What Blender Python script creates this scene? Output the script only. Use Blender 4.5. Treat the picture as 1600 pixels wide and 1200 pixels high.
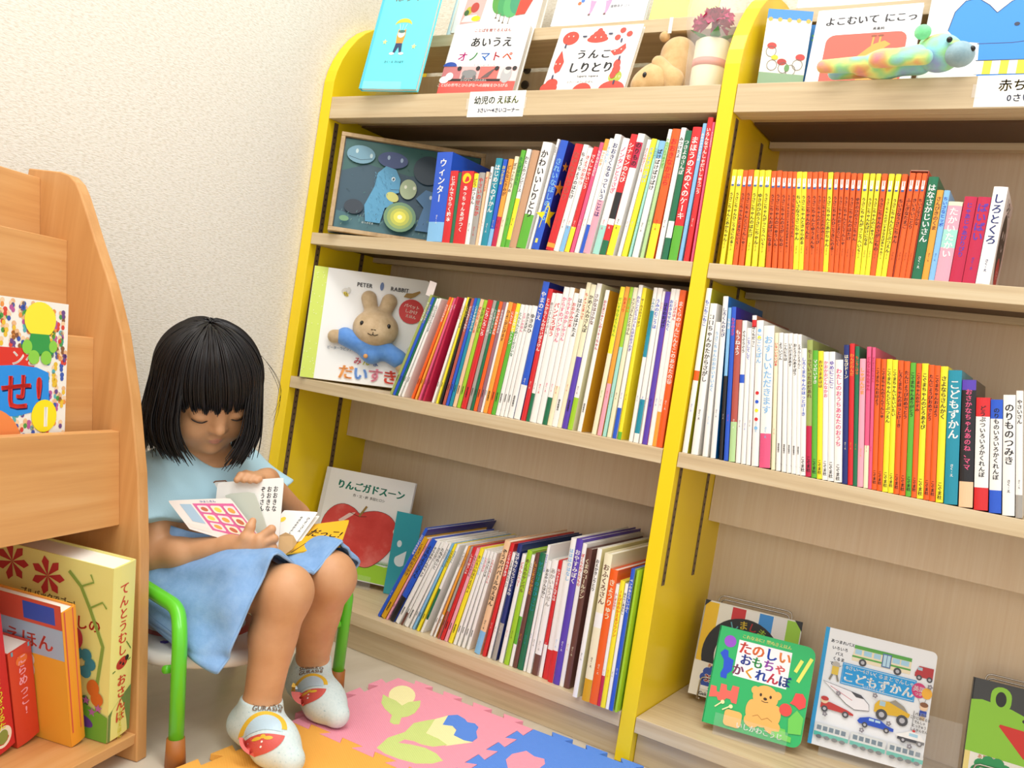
import bpy, bmesh, math, random
import numpy as np
from mathutils import Vector, Matrix
from mathutils.bvhtree import BVHTree
random.seed(7); np.random.seed(7)
S = bpy.context.scene; COL = S.collection
for o in list(bpy.data.objects): bpy.data.objects.remove(o)
# ---------------------------------------------------------------- camera, world, lights, exposure
cam = bpy.data.cameras.new('camera'); cam.sensor_width = 36; cam.lens = 36*1401.85/1600; cam.clip_start = .05
co = bpy.data.objects.new('camera', cam); COL.objects.link(co); S.camera = co
R0 = Vector((0.8387256, 0.5226752, 0.1528070)); R1 = Vector((0.1445537, 0.0568450, -0.9878628)); R2 = Vector((-0.5250176, 0.8506347, -0.0278773))
co.matrix_world = Matrix(((R0.x, -R1.x, -R2.x, 1.4239), (R0.y, -R1.y, -R2.y, -1.4000), (R0.z, -R1.z, -R2.z, 0.6357), (0, 0, 0, 1)))
W = bpy.data.worlds.new('world'); S.world = W; W.use_nodes = True
W.node_tree.nodes['Background'].inputs[0].default_value = (1, .985, .965, 1); W.node_tree.nodes['Background'].inputs[1].default_value = 1.0
def area(name, loc, target, sx, sy, power, col=(1, .98, .95)):
    l = bpy.data.lights.new(name, 'AREA'); l.shape = 'RECTANGLE'; l.size = sx; l.size_y = sy; l.energy = power; l.color = col
    o = bpy.data.objects.new(name, l); COL.objects.link(o); o.location = loc
    o.rotation_euler = (Vector(target)-Vector(loc)).to_track_quat('-Z', 'Y').to_euler(); return o
area('ceiling_lamp', (.55, -.75, 2.45), (.55, -.75, 0), 1.2, .35, 13)
area('ceiling_lamp', (1.7, -.9, 2.45), (1.7, -.9, 0), 1.2, .35, 13)
area('ceiling_lamp', (1.2, -2.2, 2.45), (1.1, -1.6, 0), 1.6, .6, 17)
S.view_settings.view_transform = 'Standard'; S.view_settings.look = 'None'; S.view_settings.gamma = 1
S.view_settings.use_curve_mapping = False; S.view_settings.exposure = .10
# ---------------------------------------------------------------- colours and materials
def lin(h):
    c = [int(h[i:i+2], 16)/255 for i in (0, 2, 4)]
    return tuple((x/12.92 if x <= .04045 else ((x+.055)/1.055)**2.4) for x in c)+(1,)
_m = {}
def mat(h, rough=.4, spec=.5, coat=0, metal=0):
    k = (h, rough, spec, coat, metal)
    if k in _m: return _m[k]
    m = bpy.data.materials.new('paint_'+h); m.use_nodes = True; b = m.node_tree.nodes['Principled BSDF']
    b.inputs['Base Color'].default_value = lin(h); b.inputs['Roughness'].default_value = rough
    b.inputs['Specular IOR Level'].default_value = spec; b.inputs['Coat Weight'].default_value = coat; b.inputs['Coat Roughness'].default_value = .12; b.inputs['Metallic'].default_value = metal
    _m[k] = m; return m
def nt(name):
    m = bpy.data.materials.new(name); m.use_nodes = True; t = m.node_tree; return m, t, t.nodes['Principled BSDF']
def node(t, typ, **kw):
    n = t.nodes.new(typ)
    for k, v in kw.items(): setattr(n, k, v)
    return n
def coords(t, scale, obj=True, rot=(0, 0, 0)):
    tc = node(t, 'ShaderNodeTexCoord'); mp = node(t, 'ShaderNodeMapping'); t.links.new(tc.outputs['Object'], mp.inputs[0])
    mp.inputs['Scale'].default_value = scale; mp.inputs['Rotation'].default_value = rot; return mp.outputs[0]
def noise(t, vec, scale, detail=4, rough=.55, dist=0):
    n = node(t, 'ShaderNodeTexNoise'); t.links.new(vec, n.inputs['Vector']); n.inputs['Scale'].default_value = scale
    n.inputs['Detail'].default_value = detail; n.inputs['Roughness'].default_value = rough; n.inputs['Distortion'].default_value = dist; return n.outputs['Fac']
def ramp(t, fac, stops):
    r = node(t, 'ShaderNodeValToRGB'); t.links.new(fac, r.inputs[0]); e = r.color_ramp.elements
    e[0].position, e[0].color = stops[0][0], lin(stops[0][1]); e[1].position, e[1].color = stops[-1][0], lin(stops[-1][1])
    for p, c in stops[1:-1]:
        x = e.new(p); x.color = lin(c)
    return r.outputs[0]
def bump(t, b, h, strength, dist=.001):
    n = node(t, 'ShaderNodeBump'); t.links.new(h, n.inputs['Height']); n.inputs['Strength'].default_value = strength; n.inputs['Distance'].default_value = dist
    t.links.new(n.outputs[0], b.inputs['Normal'])
def wood(name, scale, c0, c1, c2, rough=.42):
    m, t, b = nt(name); v = coords(t, scale); f = noise(t, v, 1, 6, .6, .3)
    t.links.new(ramp(t, f, [(.28, c0), (.5, c1), (.72, c2)]), b.inputs['Base Color']); b.inputs['Roughness'].default_value = rough
    bump(t, b, f, .06); return m
OAKX = wood('oak_laminate_lengthwise', (3, 90, 90), 'c2aa86', 'd2bc96', 'dac8a6')
OAKZ = wood('oak_laminate_upright', (170, 170, 3.5), 'e2c9aa', 'e6d0b2', 'ead6bb', .5)
BEECH = wood('beech_veneer_lengthwise', (60, 2.5, 60), 'c99055', 'd49d60', 'dca96f')
BEECHZ = wood('beech_veneer_upright', (45, 45, 2.2), 'c58c50', 'd0985b', 'd9a469')
YEL = mat('f8d614', .38, .5, .1); BLACK = mat('1c1a1a', .5); CHROME = mat('b9b2a8', .25, .5, 0, 1.0); PAGE = mat('efe9dc', .8, .2)
STRIP = mat('7a6448', .4, .5, 0, .4)
def glass_mat(name, col, rough, tint=1.0):
    m, t, b = nt(name); b.inputs['Base Color'].default_value = col; b.inputs['Roughness'].default_value = rough
    b.inputs['Transmission Weight'].default_value = tint; b.inputs['IOR'].default_value = 1.2; return m

def film_mat(nm='clear_film', fac=.16):
    m, t, b = nt(nm); b.inputs['Roughness'].default_value = .08; b.inputs['Base Color'].default_value = (1, 1, 1, 1)
    tr = node(t, 'ShaderNodeBsdfTransparent'); mx = node(t, 'ShaderNodeMixShader'); mx.inputs[0].default_value = fac
    t.links.new(tr.outputs[0], mx.inputs[1]); t.links.new(b.outputs[0], mx.inputs[2]); t.links.new(mx.outputs[0], t.nodes['Material Output'].inputs[0]); return m
FILM = film_mat(); CLEAR = film_mat('clear_acrylic', .06)
def wallpaper():
    m, t, b = nt('woven_wallpaper'); v = coords(t, (130, 130, 400)); f = noise(t, v, 1, 2, .5, .3); v2 = coords(t, (500, 500, 700)); g = noise(t, v2, 1, 2)
    mx = node(t, 'ShaderNodeMath', operation='MULTIPLY_ADD'); t.links.new(g, mx.inputs[0]); mx.inputs[1].default_value = .35; t.links.new(f, mx.inputs[2])
    t.links.new(ramp(t, f, [(.32, 'dfd8c8'), (.47, 'ebe5d8'), (.62, 'f1ece1')]), b.inputs['Base Color']); b.inputs['Roughness'].default_value = .9; b.inputs['Specular IOR Level'].default_value = .1
    bump(t, b, mx.outputs[0], .55, .0013); return m
def floor_mat():
    m, t, b = nt('vinyl_floor'); f = noise(t, coords(t, (7, 2, 1)), 1, 5, .6, .4)
    t.links.new(ramp(t, f, [(.3, 'bfb29c'), (.5, 'cdc2ae'), (.7, 'd6ccba')]), b.inputs['Base Color']); b.inputs['Roughness'].default_value = .38; return m
def foam(name, h):
    m, t, b = nt(name); b.inputs['Base Color'].default_value = lin(h); b.inputs['Roughness'].default_value = .75
    v = coords(t, (1, 1, 1), rot=(0, 0, .6)); w = node(t, 'ShaderNodeTexWave'); t.links.new(v, w.inputs[0]); w.inputs['Scale'].default_value = 90
    w2 = node(t, 'ShaderNodeTexWave', bands_direction='Y'); t.links.new(v, w2.inputs[0]); w2.inputs['Scale'].default_value = 90
    a = node(t, 'ShaderNodeMath', operation='MULTIPLY'); t.links.new(w.outputs['Fac'], a.inputs[0]); t.links.new(w2.outputs['Fac'], a.inputs[1]); bump(t, b, a.outputs[0], .35, .001); return m
# ---------------------------------------------------------------- tags
ORD = ['first', 'second', 'third', 'fourth', 'fifth', 'sixth', 'seventh', 'eighth', 'ninth', 'tenth', 'eleventh', 'twelfth', 'thirteenth', 'fourteenth', 'fifteenth', 'sixteenth', 'seventeenth', 'eighteenth', 'nineteenth']
def ordinal(n):
    if n < 20: return ORD[n-1]
    tens = {2: 'twenty', 3: 'thirty', 4: 'forty', 5: 'fifty'}[n//10]
    return {2: 'twentieth', 3: 'thirtieth', 4: 'fortieth', 5: 'fiftieth'}[n//10] if n % 10 == 0 else tens+'-'+ORD[n % 10-1]
def tag(o, label, cat, group=None):
    o['label'] = label; o['category'] = cat
    if group: o['group'] = group
    return o
def empty(name, loc, rz=0):
    o = bpy.data.objects.new(name, None); COL.objects.link(o); o.empty_display_size = .05
    o.matrix_world = Matrix.Translation(loc) @ Matrix.Rotation(rz, 4, 'Z'); return o
# ---------------------------------------------------------------- glyphs
_g = {}
def glyphs(chars):
    obs = []
    for ch in sorted(set(chars)):
        if ch.isspace() or ch in _g: continue
        cu = bpy.data.curves.new('g', 'FONT'); cu.body = ch; cu.size = 1; cu.resolution_u = 2; cu.offset = .010
        o = bpy.data.objects.new('g', cu); COL.objects.link(o); obs.append((ch, o, cu))
    dg = bpy.context.evaluated_depsgraph_get(); dg.update()
    for ch, o, cu in obs:
        e = o.evaluated_get(dg); m = e.to_mesh()
        v = np.array([p.co[:2] for p in m.vertices]).reshape(-1, 2); f = [tuple(p.vertices) for p in m.polygons]
        w = float(v[:, 0].max()) if len(v) else .4
        _g[ch] = (v, f, 1.0 if ord(ch) > 0x2000 else w+.06); e.to_mesh_clear()
    for ch, o, cu in obs:
        bpy.data.objects.remove(o); bpy.data.curves.remove(cu)
# ---------------------------------------------------------------- mesh builder
class MB:
    def __init__(s): s.v = []; s.f = []; s.m = []; s.mats = []
    def mi(s, m):
        if m not in s.mats: s.mats.append(m)
        return s.mats.index(m)
    def add(s, vs, fs, m, X=None):
        n = len(s.v); i = s.mi(m)
        s.v += [tuple(X @ Vector(p)) for p in vs] if X is not None else [tuple(p) for p in vs]
        s.f += [tuple(a+n for a in f) for f in fs]; s.m += [i]*len(fs)
    def box(s, a, b, m, X=None):
        x0, y0, z0 = a; x1, y1, z1 = b
        s.add([(x0, y0, z0), (x1, y0, z0), (x1, y1, z0), (x0, y1, z0), (x0, y0, z1), (x1, y0, z1), (x1, y1, z1), (x0, y1, z1)],
              [(0, 3, 2, 1), (4, 5, 6, 7), (0, 1, 5, 4), (1, 2, 6, 5), (2, 3, 7, 6), (3, 0, 4, 7)], m, X)
    def prism(s, pts, d, m, X=None):       # pts: 3d polygon, d: extrusion vector
        n = len(pts); d = Vector(d); P = [Vector(p) for p in pts]
        s.add(P+[p+d for p in P], [tuple(range(n))[::-1], tuple(range(n, 2*n))]+[(i, (i+1) % n, (i+1) % n+n, i+n) for i in range(n)], m, X)
    def tube(s, path, r, m, n=8, X=None, closed=False):
        P = [Vector(p) for p in path]; k = len(P); vs = []; fs = []; prev = None
        for i, p in enumerate(P):
            if closed: t = P[(i+1) % k]-P[i-1]
            else: t = P[min(i+1, k-1)]-P[max(i-1, 0)]
            t.normalize()
            if prev is None: a = t.orthogonal().normalized()
            else: a = (prev-t*prev.dot(t)).normalized()
            prev = a; b = t.cross(a); rr = r[i] if isinstance(r, (list, tuple)) else r
            vs += [p+(a*math.cos(2*math.pi*j/n)+b*math.sin(2*math.pi*j/n))*rr for j in range(n)]
        for i in range(k if closed else k-1):
            i2 = (i+1) % k
            fs += [(i*n+j, i*n+(j+1) % n, i2*n+(j+1) % n, i2*n+j) for j in range(n)]
        if not closed: fs += [tuple(range(n))[::-1], tuple(range((k-1)*n, k*n))]
        s.add(vs, fs, m, X)
    def lathe(s, prof, m, n=24, X=None):
        vs = []; fs = []; k = len(prof)
        for r, z in prof: vs += [(r*math.cos(2*math.pi*j/n), r*math.sin(2*math.pi*j/n), z) for j in range(n)]
        for i in range(k-1): fs += [(i*n+j, i*n+(j+1) % n, (i+1)*n+(j+1) % n, (i+1)*n+j) for j in range(n)]
        fs += [tuple(range(n))[::-1], tuple(range((k-1)*n, k*n))]; s.add(vs, fs, m, X)
    def ball(s, c, r, m, n=12, X=None):
        r = (r, r, r) if not isinstance(r, (tuple, list)) else r; vs = []; fs = []
        for i in range(n//2+1):
            th = math.pi*i/(n//2)
            vs += [(c[0]+r[0]*math.sin(th)*math.cos(2*math.pi*j/n), c[1]+r[1]*math.sin(th)*math.sin(2*math.pi*j/n), c[2]+r[2]*math.cos(th)) for j in range(n)]
        for i in range(n//2): fs += [(i*n+j, (i+1)*n+j, (i+1)*n+(j+1) % n, i*n+(j+1) % n) for j in range(n)]
        s.add(vs, fs, m, X)
    def build(s, name, parent=None, M=None, smooth=False, bevel=0, local=False, sub=0):
        me = bpy.data.meshes.new(name); V = s.v
        if parent is not None and not local:
            I = parent.matrix_world.inverted(); V = [tuple(I @ Vector(p)) for p in V]
        me.from_pydata(V, [], s.f); [me.materials.append(m) for m in s.mats]
        me.polygons.foreach_set('material_index', s.m)
        if smooth: me.polygons.foreach_set('use_smooth', [True]*len(s.f))
        me.update(); o = bpy.data.objects.new(name, me); COL.objects.link(o)
        if parent is not None: o.parent = parent
        if M is not None: o.matrix_world = M
        if bevel:
            b = o.modifiers.new('b', 'BEVEL'); b.width = bevel; b.segments = 2; b.limit_method = 'ANGLE'
        if sub:
            b = o.modifiers.new('s', 'SUBSURF'); b.levels = b.render_levels = sub
        return o
# flat print on a cover: 2d (x right, z up) -> local 3d via fn; every call lies a hair above the last
class Ink:
    def __init__(s, mb, pos, step=.00005, base=.0002): s.mb = mb; s.pos = pos; s.k = 0; s.step = step; s.base = base
    def _put(s, pts, faces, h, keep=False):
        if not keep: s.k += 1
        d = s.base+s.step*s.k; m = h if not isinstance(h, str) else mat(h, .45)
        s.mb.add([s.pos(x, z, d) for x, z in pts], faces, m)
    def poly(s, pts, h): s._put(pts, [tuple(range(len(pts)))], h)
    def rect(s, x0, z0, x1, z1, h): s.poly([(x0, z0), (x1, z0), (x1, z1), (x0, z1)], h)
    def ell(s, x, z, rx, rz, h, rot=0, n=24, a0=0, a1=2*math.pi):
        c, q = math.cos(rot), math.sin(rot); full = a1-a0 > 6.2
        P = [(rx*math.cos(a0+(a1-a0)*i/n), rz*math.sin(a0+(a1-a0)*i/n)) for i in range(n if full else n+1)]
        s.poly([(x+a*c-b*q, z+a*q+b*c) for a, b in P], h)
    def rrect(s, x0, z0, x1, z1, r, h):
        P = []
        for cx, cz, a in ((x1-r, z1-r, 0), (x0+r, z1-r, 90), (x0+r, z0+r, 180), (x1-r, z0+r, 270)):
            P += [(cx+r*math.cos(math.radians(a+t)), cz+r*math.sin(math.radians(a+t))) for t in (0, 22, 45, 68, 90)]
        s.poly(P, h)
    def line(s, P, w, h, closed=False):
        n = len(P); L = []; Rr = []
        for i in range(n):
            a = P[i-1] if (i > 0 or closed) else P[i]; b = P[(i+1) % n] if (i < n-1 or closed) else P[i]
            dx, dz = b[0]-a[0], b[1]-a[1]; l = math.hypot(dx, dz) or 1
            L.append((P[i][0]-dz/l*w/2, P[i][1]+dx/l*w/2)); Rr.append((P[i][0]+dz/l*w/2, P[i][1]-dx/l*w/2))
        m = n if closed else n-1
        s._put(L+Rr, [(i, (i+1) % n, n+(i+1) % n, n+i) for i in range(m)], h)
    def star(s, x, z, r, h, n=5, q=.42, rot=math.pi/2):
        s.poly([(x+(r if i % 2 == 0 else r*q)*math.cos(rot+math.pi*i/n), z+(r if i % 2 == 0 else r*q)*math.sin(rot+math.pi*i/n)) for i in range(2*n)], h)
    def text(s, t, x, z, size, h, vertical=False, center=True, gap=1.0, rot=0, cols=None, sx=1.0, bold=.016):
        s.k += 1; c, q = math.cos(rot), math.sin(rot)
        ws = [(_g[ch][2] if ch in _g else .45) for ch in t]
        cur = -sum(ws)*gap*size*sx/2 if (center and not vertical) else 0
        for i, ch in enumerate(t):
            if ch in _g:
                v, f, w = _g[ch]
                if vertical:
                    if ch in 'ー～': P = [((b-.38)*size*sx, -cur-.5*size-(a-.5)*size) for a, b in v]
                    else: P = [((a-(.5 if w == 1.0 else w/2))*size*sx, -cur-.5*size+(b-.38)*size) for a, b in v]
                else: P = [(cur+a*size*sx*1.0, (b-.38)*size) for a, b in v]
                for o in ((-bold*size, bold*size) if bold and size > .0042 else (0,)): s._put([(x+(a+o)*c-b*q, z+(a+o)*q+b*c) for a, b in P], f, cols[i % len(cols)] if cols else h, True)
            cur += (size if vertical else ws[i]*size*sx)*gap
ROWS={'A':'''3088,6,380,177,-31,b,w,ウィンター,s.0.22
3469,6,186,141,-29,r,w,じぶんでひらく絵本,
3657,6,78,138,-28,G,w,,
3736,6,284,141,-24,r,w,あっちゃんあがつく,@y
4022,6,107,137,-17,w,x,どうぶつえん,y.8.1
4131,6,134,139,-11,a,r,やさいのせなか,
4268,6,60,141,2,e,r,ぱんだいすき,
4331,6,59,151,19,w,x,ねずみ,
4393,6,146,167,35,t,w,はじめてのずかん,
4541,6,94,165,47,b,y,おつきさま,s.0.2
4638,6,107,166,60,O,n,どんなにきみが,k.0.34
4747,6,90,171,70,c,n,ぽけっとかんづめ,
4840,6,98,183,80,g,G,たんぽぽのうた,
4940,6,97,185,90,w,x,わたしのワンピース,y.0.5;g.0.08
5041,6,152,183,104,N,n,,
5197,6,208,198,118,w,x,かわいいしりとり,g.0.32
5463,6,49,205,129,w,x,おはなし,
5527,6,163,202,136,b,s,きれいなほしのよる,*
5835,6,162,196,143,r,d,なぞなぞのもり,O.03.07
5999,6,109,195,147,w,x,ちょうちょうのはたけ,
6115,6,99,189,145,w,r,きょうのおやつ,s.0.25
6226,6,101,191,141,r,w,でんしゃでいこう,y.0.24
6340,6,75,199,136,P,w,もりのおともだち,
6429,6,88,205,131,w,O,とっておき,O.9.1
6531,6,75,206,126,w,s,そらのいろ,b.0.25
6611,6,129,213,125,w,B,おおきくなるっていうことは,p.0.45
6793,6,132,206,123,w,P,ノンタンとうさぎ,q.0.25
6930,6,127,213,122,r,w,シナモンのたび,w.25.3;x.3.52;G.0.12
7066,6,134,214,119,w,x,のりもの,y.0.25;k.72.93
7281,6,69,204,115,w,r,さくらのさくころ,
7364,6,100,205,110,y,s,すきすきいっぱい,
7491,6,45,203,99,q,t,うみのほん,
7562,6,113,201,88,w,x,ばけばけばけばけ,s.85.1
7712,6,67,221,72,L,g,わらべうたであそぼう,w.9.1
7815,6,147,221,58,o,r,おおきなかぶら,y.0.27
7996,6,91,223,45,w,x,みつけたよ,
8108,6,108,218,37,G,w,つきよのさんぽ,w.17.3
8230,6,160,224,32,r,w,まほうのえのぐのケーキ,g.0.26
8407,6,66,230,26,s,w,あめのひのおさんぽ,
8502,6,95,240,15,r,w,いろんなでんしゃだいしゅうごう,
8628,6,40,232,1,P,w,でんしゃのずかん,''',
'B':'''2649,18,65,218,300,i,w,ぞうくんのさんぽ,
2727,18,64,213,297,b,y,どうぶつのおやこ,
2801,18,45,213,295,G,w,,
2864,18,49,212,289,w,x,はじめてのおるすばん,
2953,18,56,212,274,w,x,しろいうさぎとくろいうさぎ,
3203,18,59,216,262,o,w,わにわにのおふろ,
3298,18,46,215,249,O,w,てじな,
3386,18,47,214,233,P,w,おにぎり,
3495,18,46,216,208,k,w,いちご,
3719,18,51,215,192,w,P,いろいろごはん,
3825,18,46,216,170,y,x,くだものいろいろかくれんぼ,
3904,18,48,214,157,x,y,くろねこさん,
3987,18,65,214,143,d,w,ぶたたぬききつねねこ,
4066,18,64,215,138,b,s,たまごのあかちゃん,
4147,18,72,215,132,t,w,こすずめのぼうけん,
4233,18,83,214,127,e,r,ぱんだのしろくま,
4333,18,79,213,121,l,n,きんぎょがにげた,
4429,18,118,214,115,r,w,ころころころ,
4564,18,76,214,109,a,w,ねずみのいえさがし,
4651,18,62,213,105,G,w,しょうぼうじどうしゃ,
4724,18,79,213,101,o,w,あつまれあつまれ,
4811,18,73,213,99,m,w,まるまるまるまる,
4891,18,47,213,97,w,x,,
4945,18,97,214,95,O,n,ひよこがにげます,
5050,18,77,212,93,o,w,にんじん,
5134,18,90,213,91,g,w,かえるのレストラン,y.75.1
5232,18,90,212,89,w,G,とんとんとめてくださいな,
5331,18,78,212,86,w,P,とけいのほん,
5420,18,74,212,82,w,x,おひさまぱん,
5507,18,117,212,77,w,x,ゆきのひ,
5640,18,136,258,71,b,w,やまのこえ,w.0.25
5795,18,98,246,65,r,w,とんかちくんのだいぼうけん,
5905,18,77,239,61,w,n,おじいさんとてぶくろ,G.0.22
5992,18,133,239,58,w,r,パンどろぼう,
6132,18,119,252,56,w,P,からすのパンやさん,
6256,18,103,252,55,w,P,からすのおかしやさん,G.0.2
6360,18,98,243,56,w,r,おおかみだあ,c.0.3
6458,18,112,252,56,w,x,はけたよはけたよ,
6570,18,89,264,56,c,r,ちょっとまって,
6664,18,109,261,55,v,x,かめくんのさんぽ,c.5.1
6781,18,102,264,53,w,n,さかなはさかな,l.0.22
6982,18,82,254,49,w,k,おたまじゃくしの101ちゃん,
7266,18,89,262,45,c,g,だいすきなようちえん,y.55.1
7378,18,85,263,38,O,r,おまつり,p.0.35
7482,18,66,263,32,q,o,あさごはん,l.6.1
7567,18,83,263,26,c,x,エツコさんととりさん,
7672,18,78,268,19,w,v,わたしとどうぶつえんはおおさわぎ,b.0.2
7769,18,71,264,13,y,n,サーカスのライオン,g.0.05
7986,18,71,266,7,w,t,うみのむこうのこうえん,t.55.85
8071,18,94,266,3,w,b,うみのむこうは,t.06.28
8181,18,48,261,-2,w,r,にこにこ,
8237,18,94,261,-4,P,x,はるのおばけ,v.0.1
8339,18,85,267,-6,w,b,おおきなせんたく,
8423,18,74,267,-6,w,r,ことばのほん,O.0.22
8497,18,112,266,-6,o,w,まくらのせんにんそこのあなたの巻,''',
'C':'''3159,22,74,215,401,b,w,にじいろのさかな,
3253,22,110,195,396,u,n,くまさんのおでかけ,
3381,22,42,194,393,p,n,ふうせん,
3471,22,122,195,382,b,x,よるのようちえん,x.0.3
3627,22,92,195,372,w,x,そらまめくんのベッド,
3758,22,56,195,358,w,x,おさるとぼうし,n.0.15
3847,22,102,195,346,w,x,たぬきのいと,
3986,22,46,196,333,w,x,ねこのおさら,
4057,22,49,195,324,s,x,おやすみなさいこぐま,
4160,22,58,194,302,y,x,ぐるんぱのおうち,
4258,22,55,194,286,w,G,だるまちゃん,G.15.5
4486,22,50,196,268,w,x,ふしぎなたけのこ,
4580,22,45,196,250,O,x,しんせつなともだち,w.0.25
4670,22,50,195,231,a,r,わにのともだち,d.0.3
4741,22,77,195,223,r,w,しょうぼうしゃ,
4839,22,70,194,215,p,n,ももいろのきりん,
4934,22,90,196,205,y,n,きいろいのはちょうちょ,
5050,22,68,195,195,w,s,なつのいちにち,
5146,22,62,195,183,w,P,いちごばたけ,
5248,22,68,195,166,w,x,こまったこぐま,g.1.3
5356,22,67,194,149,w,r,くれよんのくろくん,
5569,18,129,222,132,e,x,ぞうのババールのえほん,s.0.2
5747,18,78,220,113,r,w,ことりのみずあび,
5862,18,67,204,97,w,x,うさぎのくれたバレエ,
5963,18,96,222,83,B,w,はがぬけたらどうするの,a.0.32
6122,18,86,206,71,w,r,どろんこハリー,
6232,18,102,215,61,l,n,めくらのヤンバル,
6347,18,68,209,56,w,a,ともだちや,g.2.45
6427,18,88,214,51,n,O,しごとをとりかえた,
6524,18,117,217,48,G,t,ヤドカリのおひっこし,
6650,18,53,234,45,w,b,おおかみと七ひき,w.0.3
6721,18,86,207,38,w,x,おおやさんはねこ,
6827,18,127,211,30,w,a,あかいふうせん,n.0.18
6972,18,75,213,23,r,w,おつきさまこんばんは,w.0.28
7063,18,118,214,17,w,x,,r.0.25
7197,12,106,259,11,w,s,はははのはなし,r.0.22
7308,12,129,260,10,v,w,おやすみぼく,
7438,12,83,255,11,w,r,ぼくらのおくりもの,
7522,12,114,248,12,n,c,くまのコールテン,
7830,-12,89,258,14,w,x,おえかきしりとり,
8010,-12,146,254,1,c,n,おふくろさん,u.0.15;w.5.6
8157,-12,144,230,1,o,c,きょうりゅう,
8301,-12,62,208,1,w,r,ふしぎなおと,k.0.25
8367,-12,86,216,1,y,o,10ぴきのかえるマラソン,
8460,-12,60,213,1,w,x,はらぺこあおむし,
8525,-12,73,240,1,b,w,ペンのあたらしいふく,
8628,-12,40,240,1,l,g,,''',
'D':'''9136,4,78,154,-20,y,,,
9249,4,98,154,-40,y,,,
9357,4,77,153,-45,o,,,
9450,4,91,154,-53,o,,,
9560,4,84,154,-63,y,,,
9667,4,87,154,-75,y,,,
9776,4,99,154,-87,y,,,
9894,4,81,153,-97,o,,,
9991,4,82,154,-105,o,,,
10085,4,80,153,-111,o,,,
10173,4,79,153,-114,o,,,
10260,4,60,153,-117,o,,,
10325,4,83,153,-119,y,,,
10409,4,75,153,-119,y,,,
10485,4,79,153,-119,o,,,
10565,4,82,153,-117,o,,,
10648,4,68,154,-114,o,,,
10718,4,61,153,-110,o,,,
10781,4,76,153,-105,y,,,
10859,4,77,153,-98,o,,,
10939,4,68,153,-91,o,,,
11010,4,72,153,-85,o,,,
11084,4,77,152,-78,o,,,
11163,4,70,152,-71,o,,,
11236,4,85,152,-65,y,,,
11323,4,70,152,-56,y,,,
11395,4,67,152,-47,y,,,
11465,4,77,152,-39,o,,,
11543,4,79,152,-28,y,,,
11624,4,72,152,-16,y,,,
11699,4,77,152,-9,o,,,
11797,4,75,154,-3,o,,,
11874,4,76,154,2,o,,,
11951,4,66,154,5,o,,,
12040,4,135,149,7,G,w,はなさかじいさん,
12176,4,90,130,9,O,n,さんびきのくま,
12268,4,80,130,11,s,b,ちいさなヒッポ,
12348,4,190,114,14,p,w,たかいたかい,q.42.65;c.95.1
12540,4,166,122,18,k,v,じゃあじゃあびりびり,
12707,4,170,122,20,k,v,ばいばい,
12878,4,181,137,22,w,B,しろとくろ,''',
'E':'''9010,6,93,272,-10,w,b,もこもこもこ,o.44.5
9164,6,118,248,-32,w,x,コロちゃんのたからさがし,
9358,6,90,219,-63,w,s,うさこちゃんのおかいすいよく,
9494,6,88,262,-81,w,B,しろくんのたび,
9638,6,56,245,-101,x,w,五味太郎,s.55.1
9717,6,75,247,-109,b,P,わきのまき,
9802,6,105,227,-112,d,w,もうねよう,L.0.28
9915,6,77,227,-114,w,x,ぐうぐうぐう,b.56.62
10002,6,76,216,-117,w,b,こうしてして,
10085,6,72,237,-119,w,x,ぼくもだっこ,r.92.97
10169,6,111,230,-123,w,s,ころころぽん,%
10295,6,172,223,-128,w,s,おすしいただきます,P.0.24
10485,6,60,214,-134,c,r,いないいないばあ,
10559,6,72,215,-139,w,x,よういどん,
10648,6,72,215,-145,w,x,こんにちは,
10725,6,68,216,-146,w,x,いただきまあす,
10798,6,71,216,-147,w,x,おとうさんあそぼう,
10869,6,61,216,-147,w,x,とろんことろんこ,
10931,6,83,195,-147,w,b,しろくまちゃんのほっとけーき,
11015,6,87,209,-147,i,n,モーっていったのだあれ,k.0.37
11103,6,81,194,-147,g,w,ママだいすき,
11185,6,78,194,-147,y,n,おひさまあはは,
11264,6,80,194,-147,w,P,かおかおどんなかお,
11345,6,90,195,-147,w,v,ゆめにこにこ,
11437,6,117,184,-146,w,P,わたしのおうちあなたのおうち,
11556,6,78,208,-144,B,c,はなびドーン,
11636,6,73,211,-142,r,O,わんだわんだ,
11710,6,60,208,-139,G,o,もこもこはな,
11771,6,86,190,-135,p,O,しゃぼんだま,
11859,6,65,209,-131,P,k,どんどこももんちゃん,c.0.3
11926,6,48,209,-127,P,k,すりすりももんちゃん,
11975,6,72,193,-124,o,x,こぐまちゃんおはよう,
12048,6,72,193,-121,o,x,こぐまちゃんのうんてんしゅ,
12122,6,79,194,-120,y,x,こぐまちゃんとどうぶつえん,
12202,6,74,194,-120,y,x,こぐまちゃんいたいいたい,
12277,6,77,194,-119,o,x,しろくまちゃんのほっとけーき,
12356,6,82,194,-118,o,x,たんじょうびおめでとう,
12440,6,76,193,-117,g,x,こぐまちゃんありがとう,
12517,6,72,193,-116,o,x,こぐまちゃんおやすみ,
12591,6,87,194,-115,y,x,こぐまちゃんのどろあそび,
12679,6,78,193,-114,o,x,たんじょうびおめでとう,
12757,6,77,193,-114,o,x,こぐまちゃんおはよう,
12839,6,99,193,-115,y,x,さよならさんかく,
12946,6,176,189,-118,t,w,こどもずかん,
13136,6,179,178,-123,x,P,おさかなちゃんあのね、ママ,e.0.2;v.92.1
13327,6,177,156,-128,r,x,どうぶついろいろかくれんぼ,w.2.83
13517,6,151,156,-134,b,x,のりものいろいろかくれんぼ,w.2.83
13679,6,152,165,-139,w,x,のりものつみき,
13838,6,86,173,-141,w,x,やさいさん,a.0.18'''}
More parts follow.
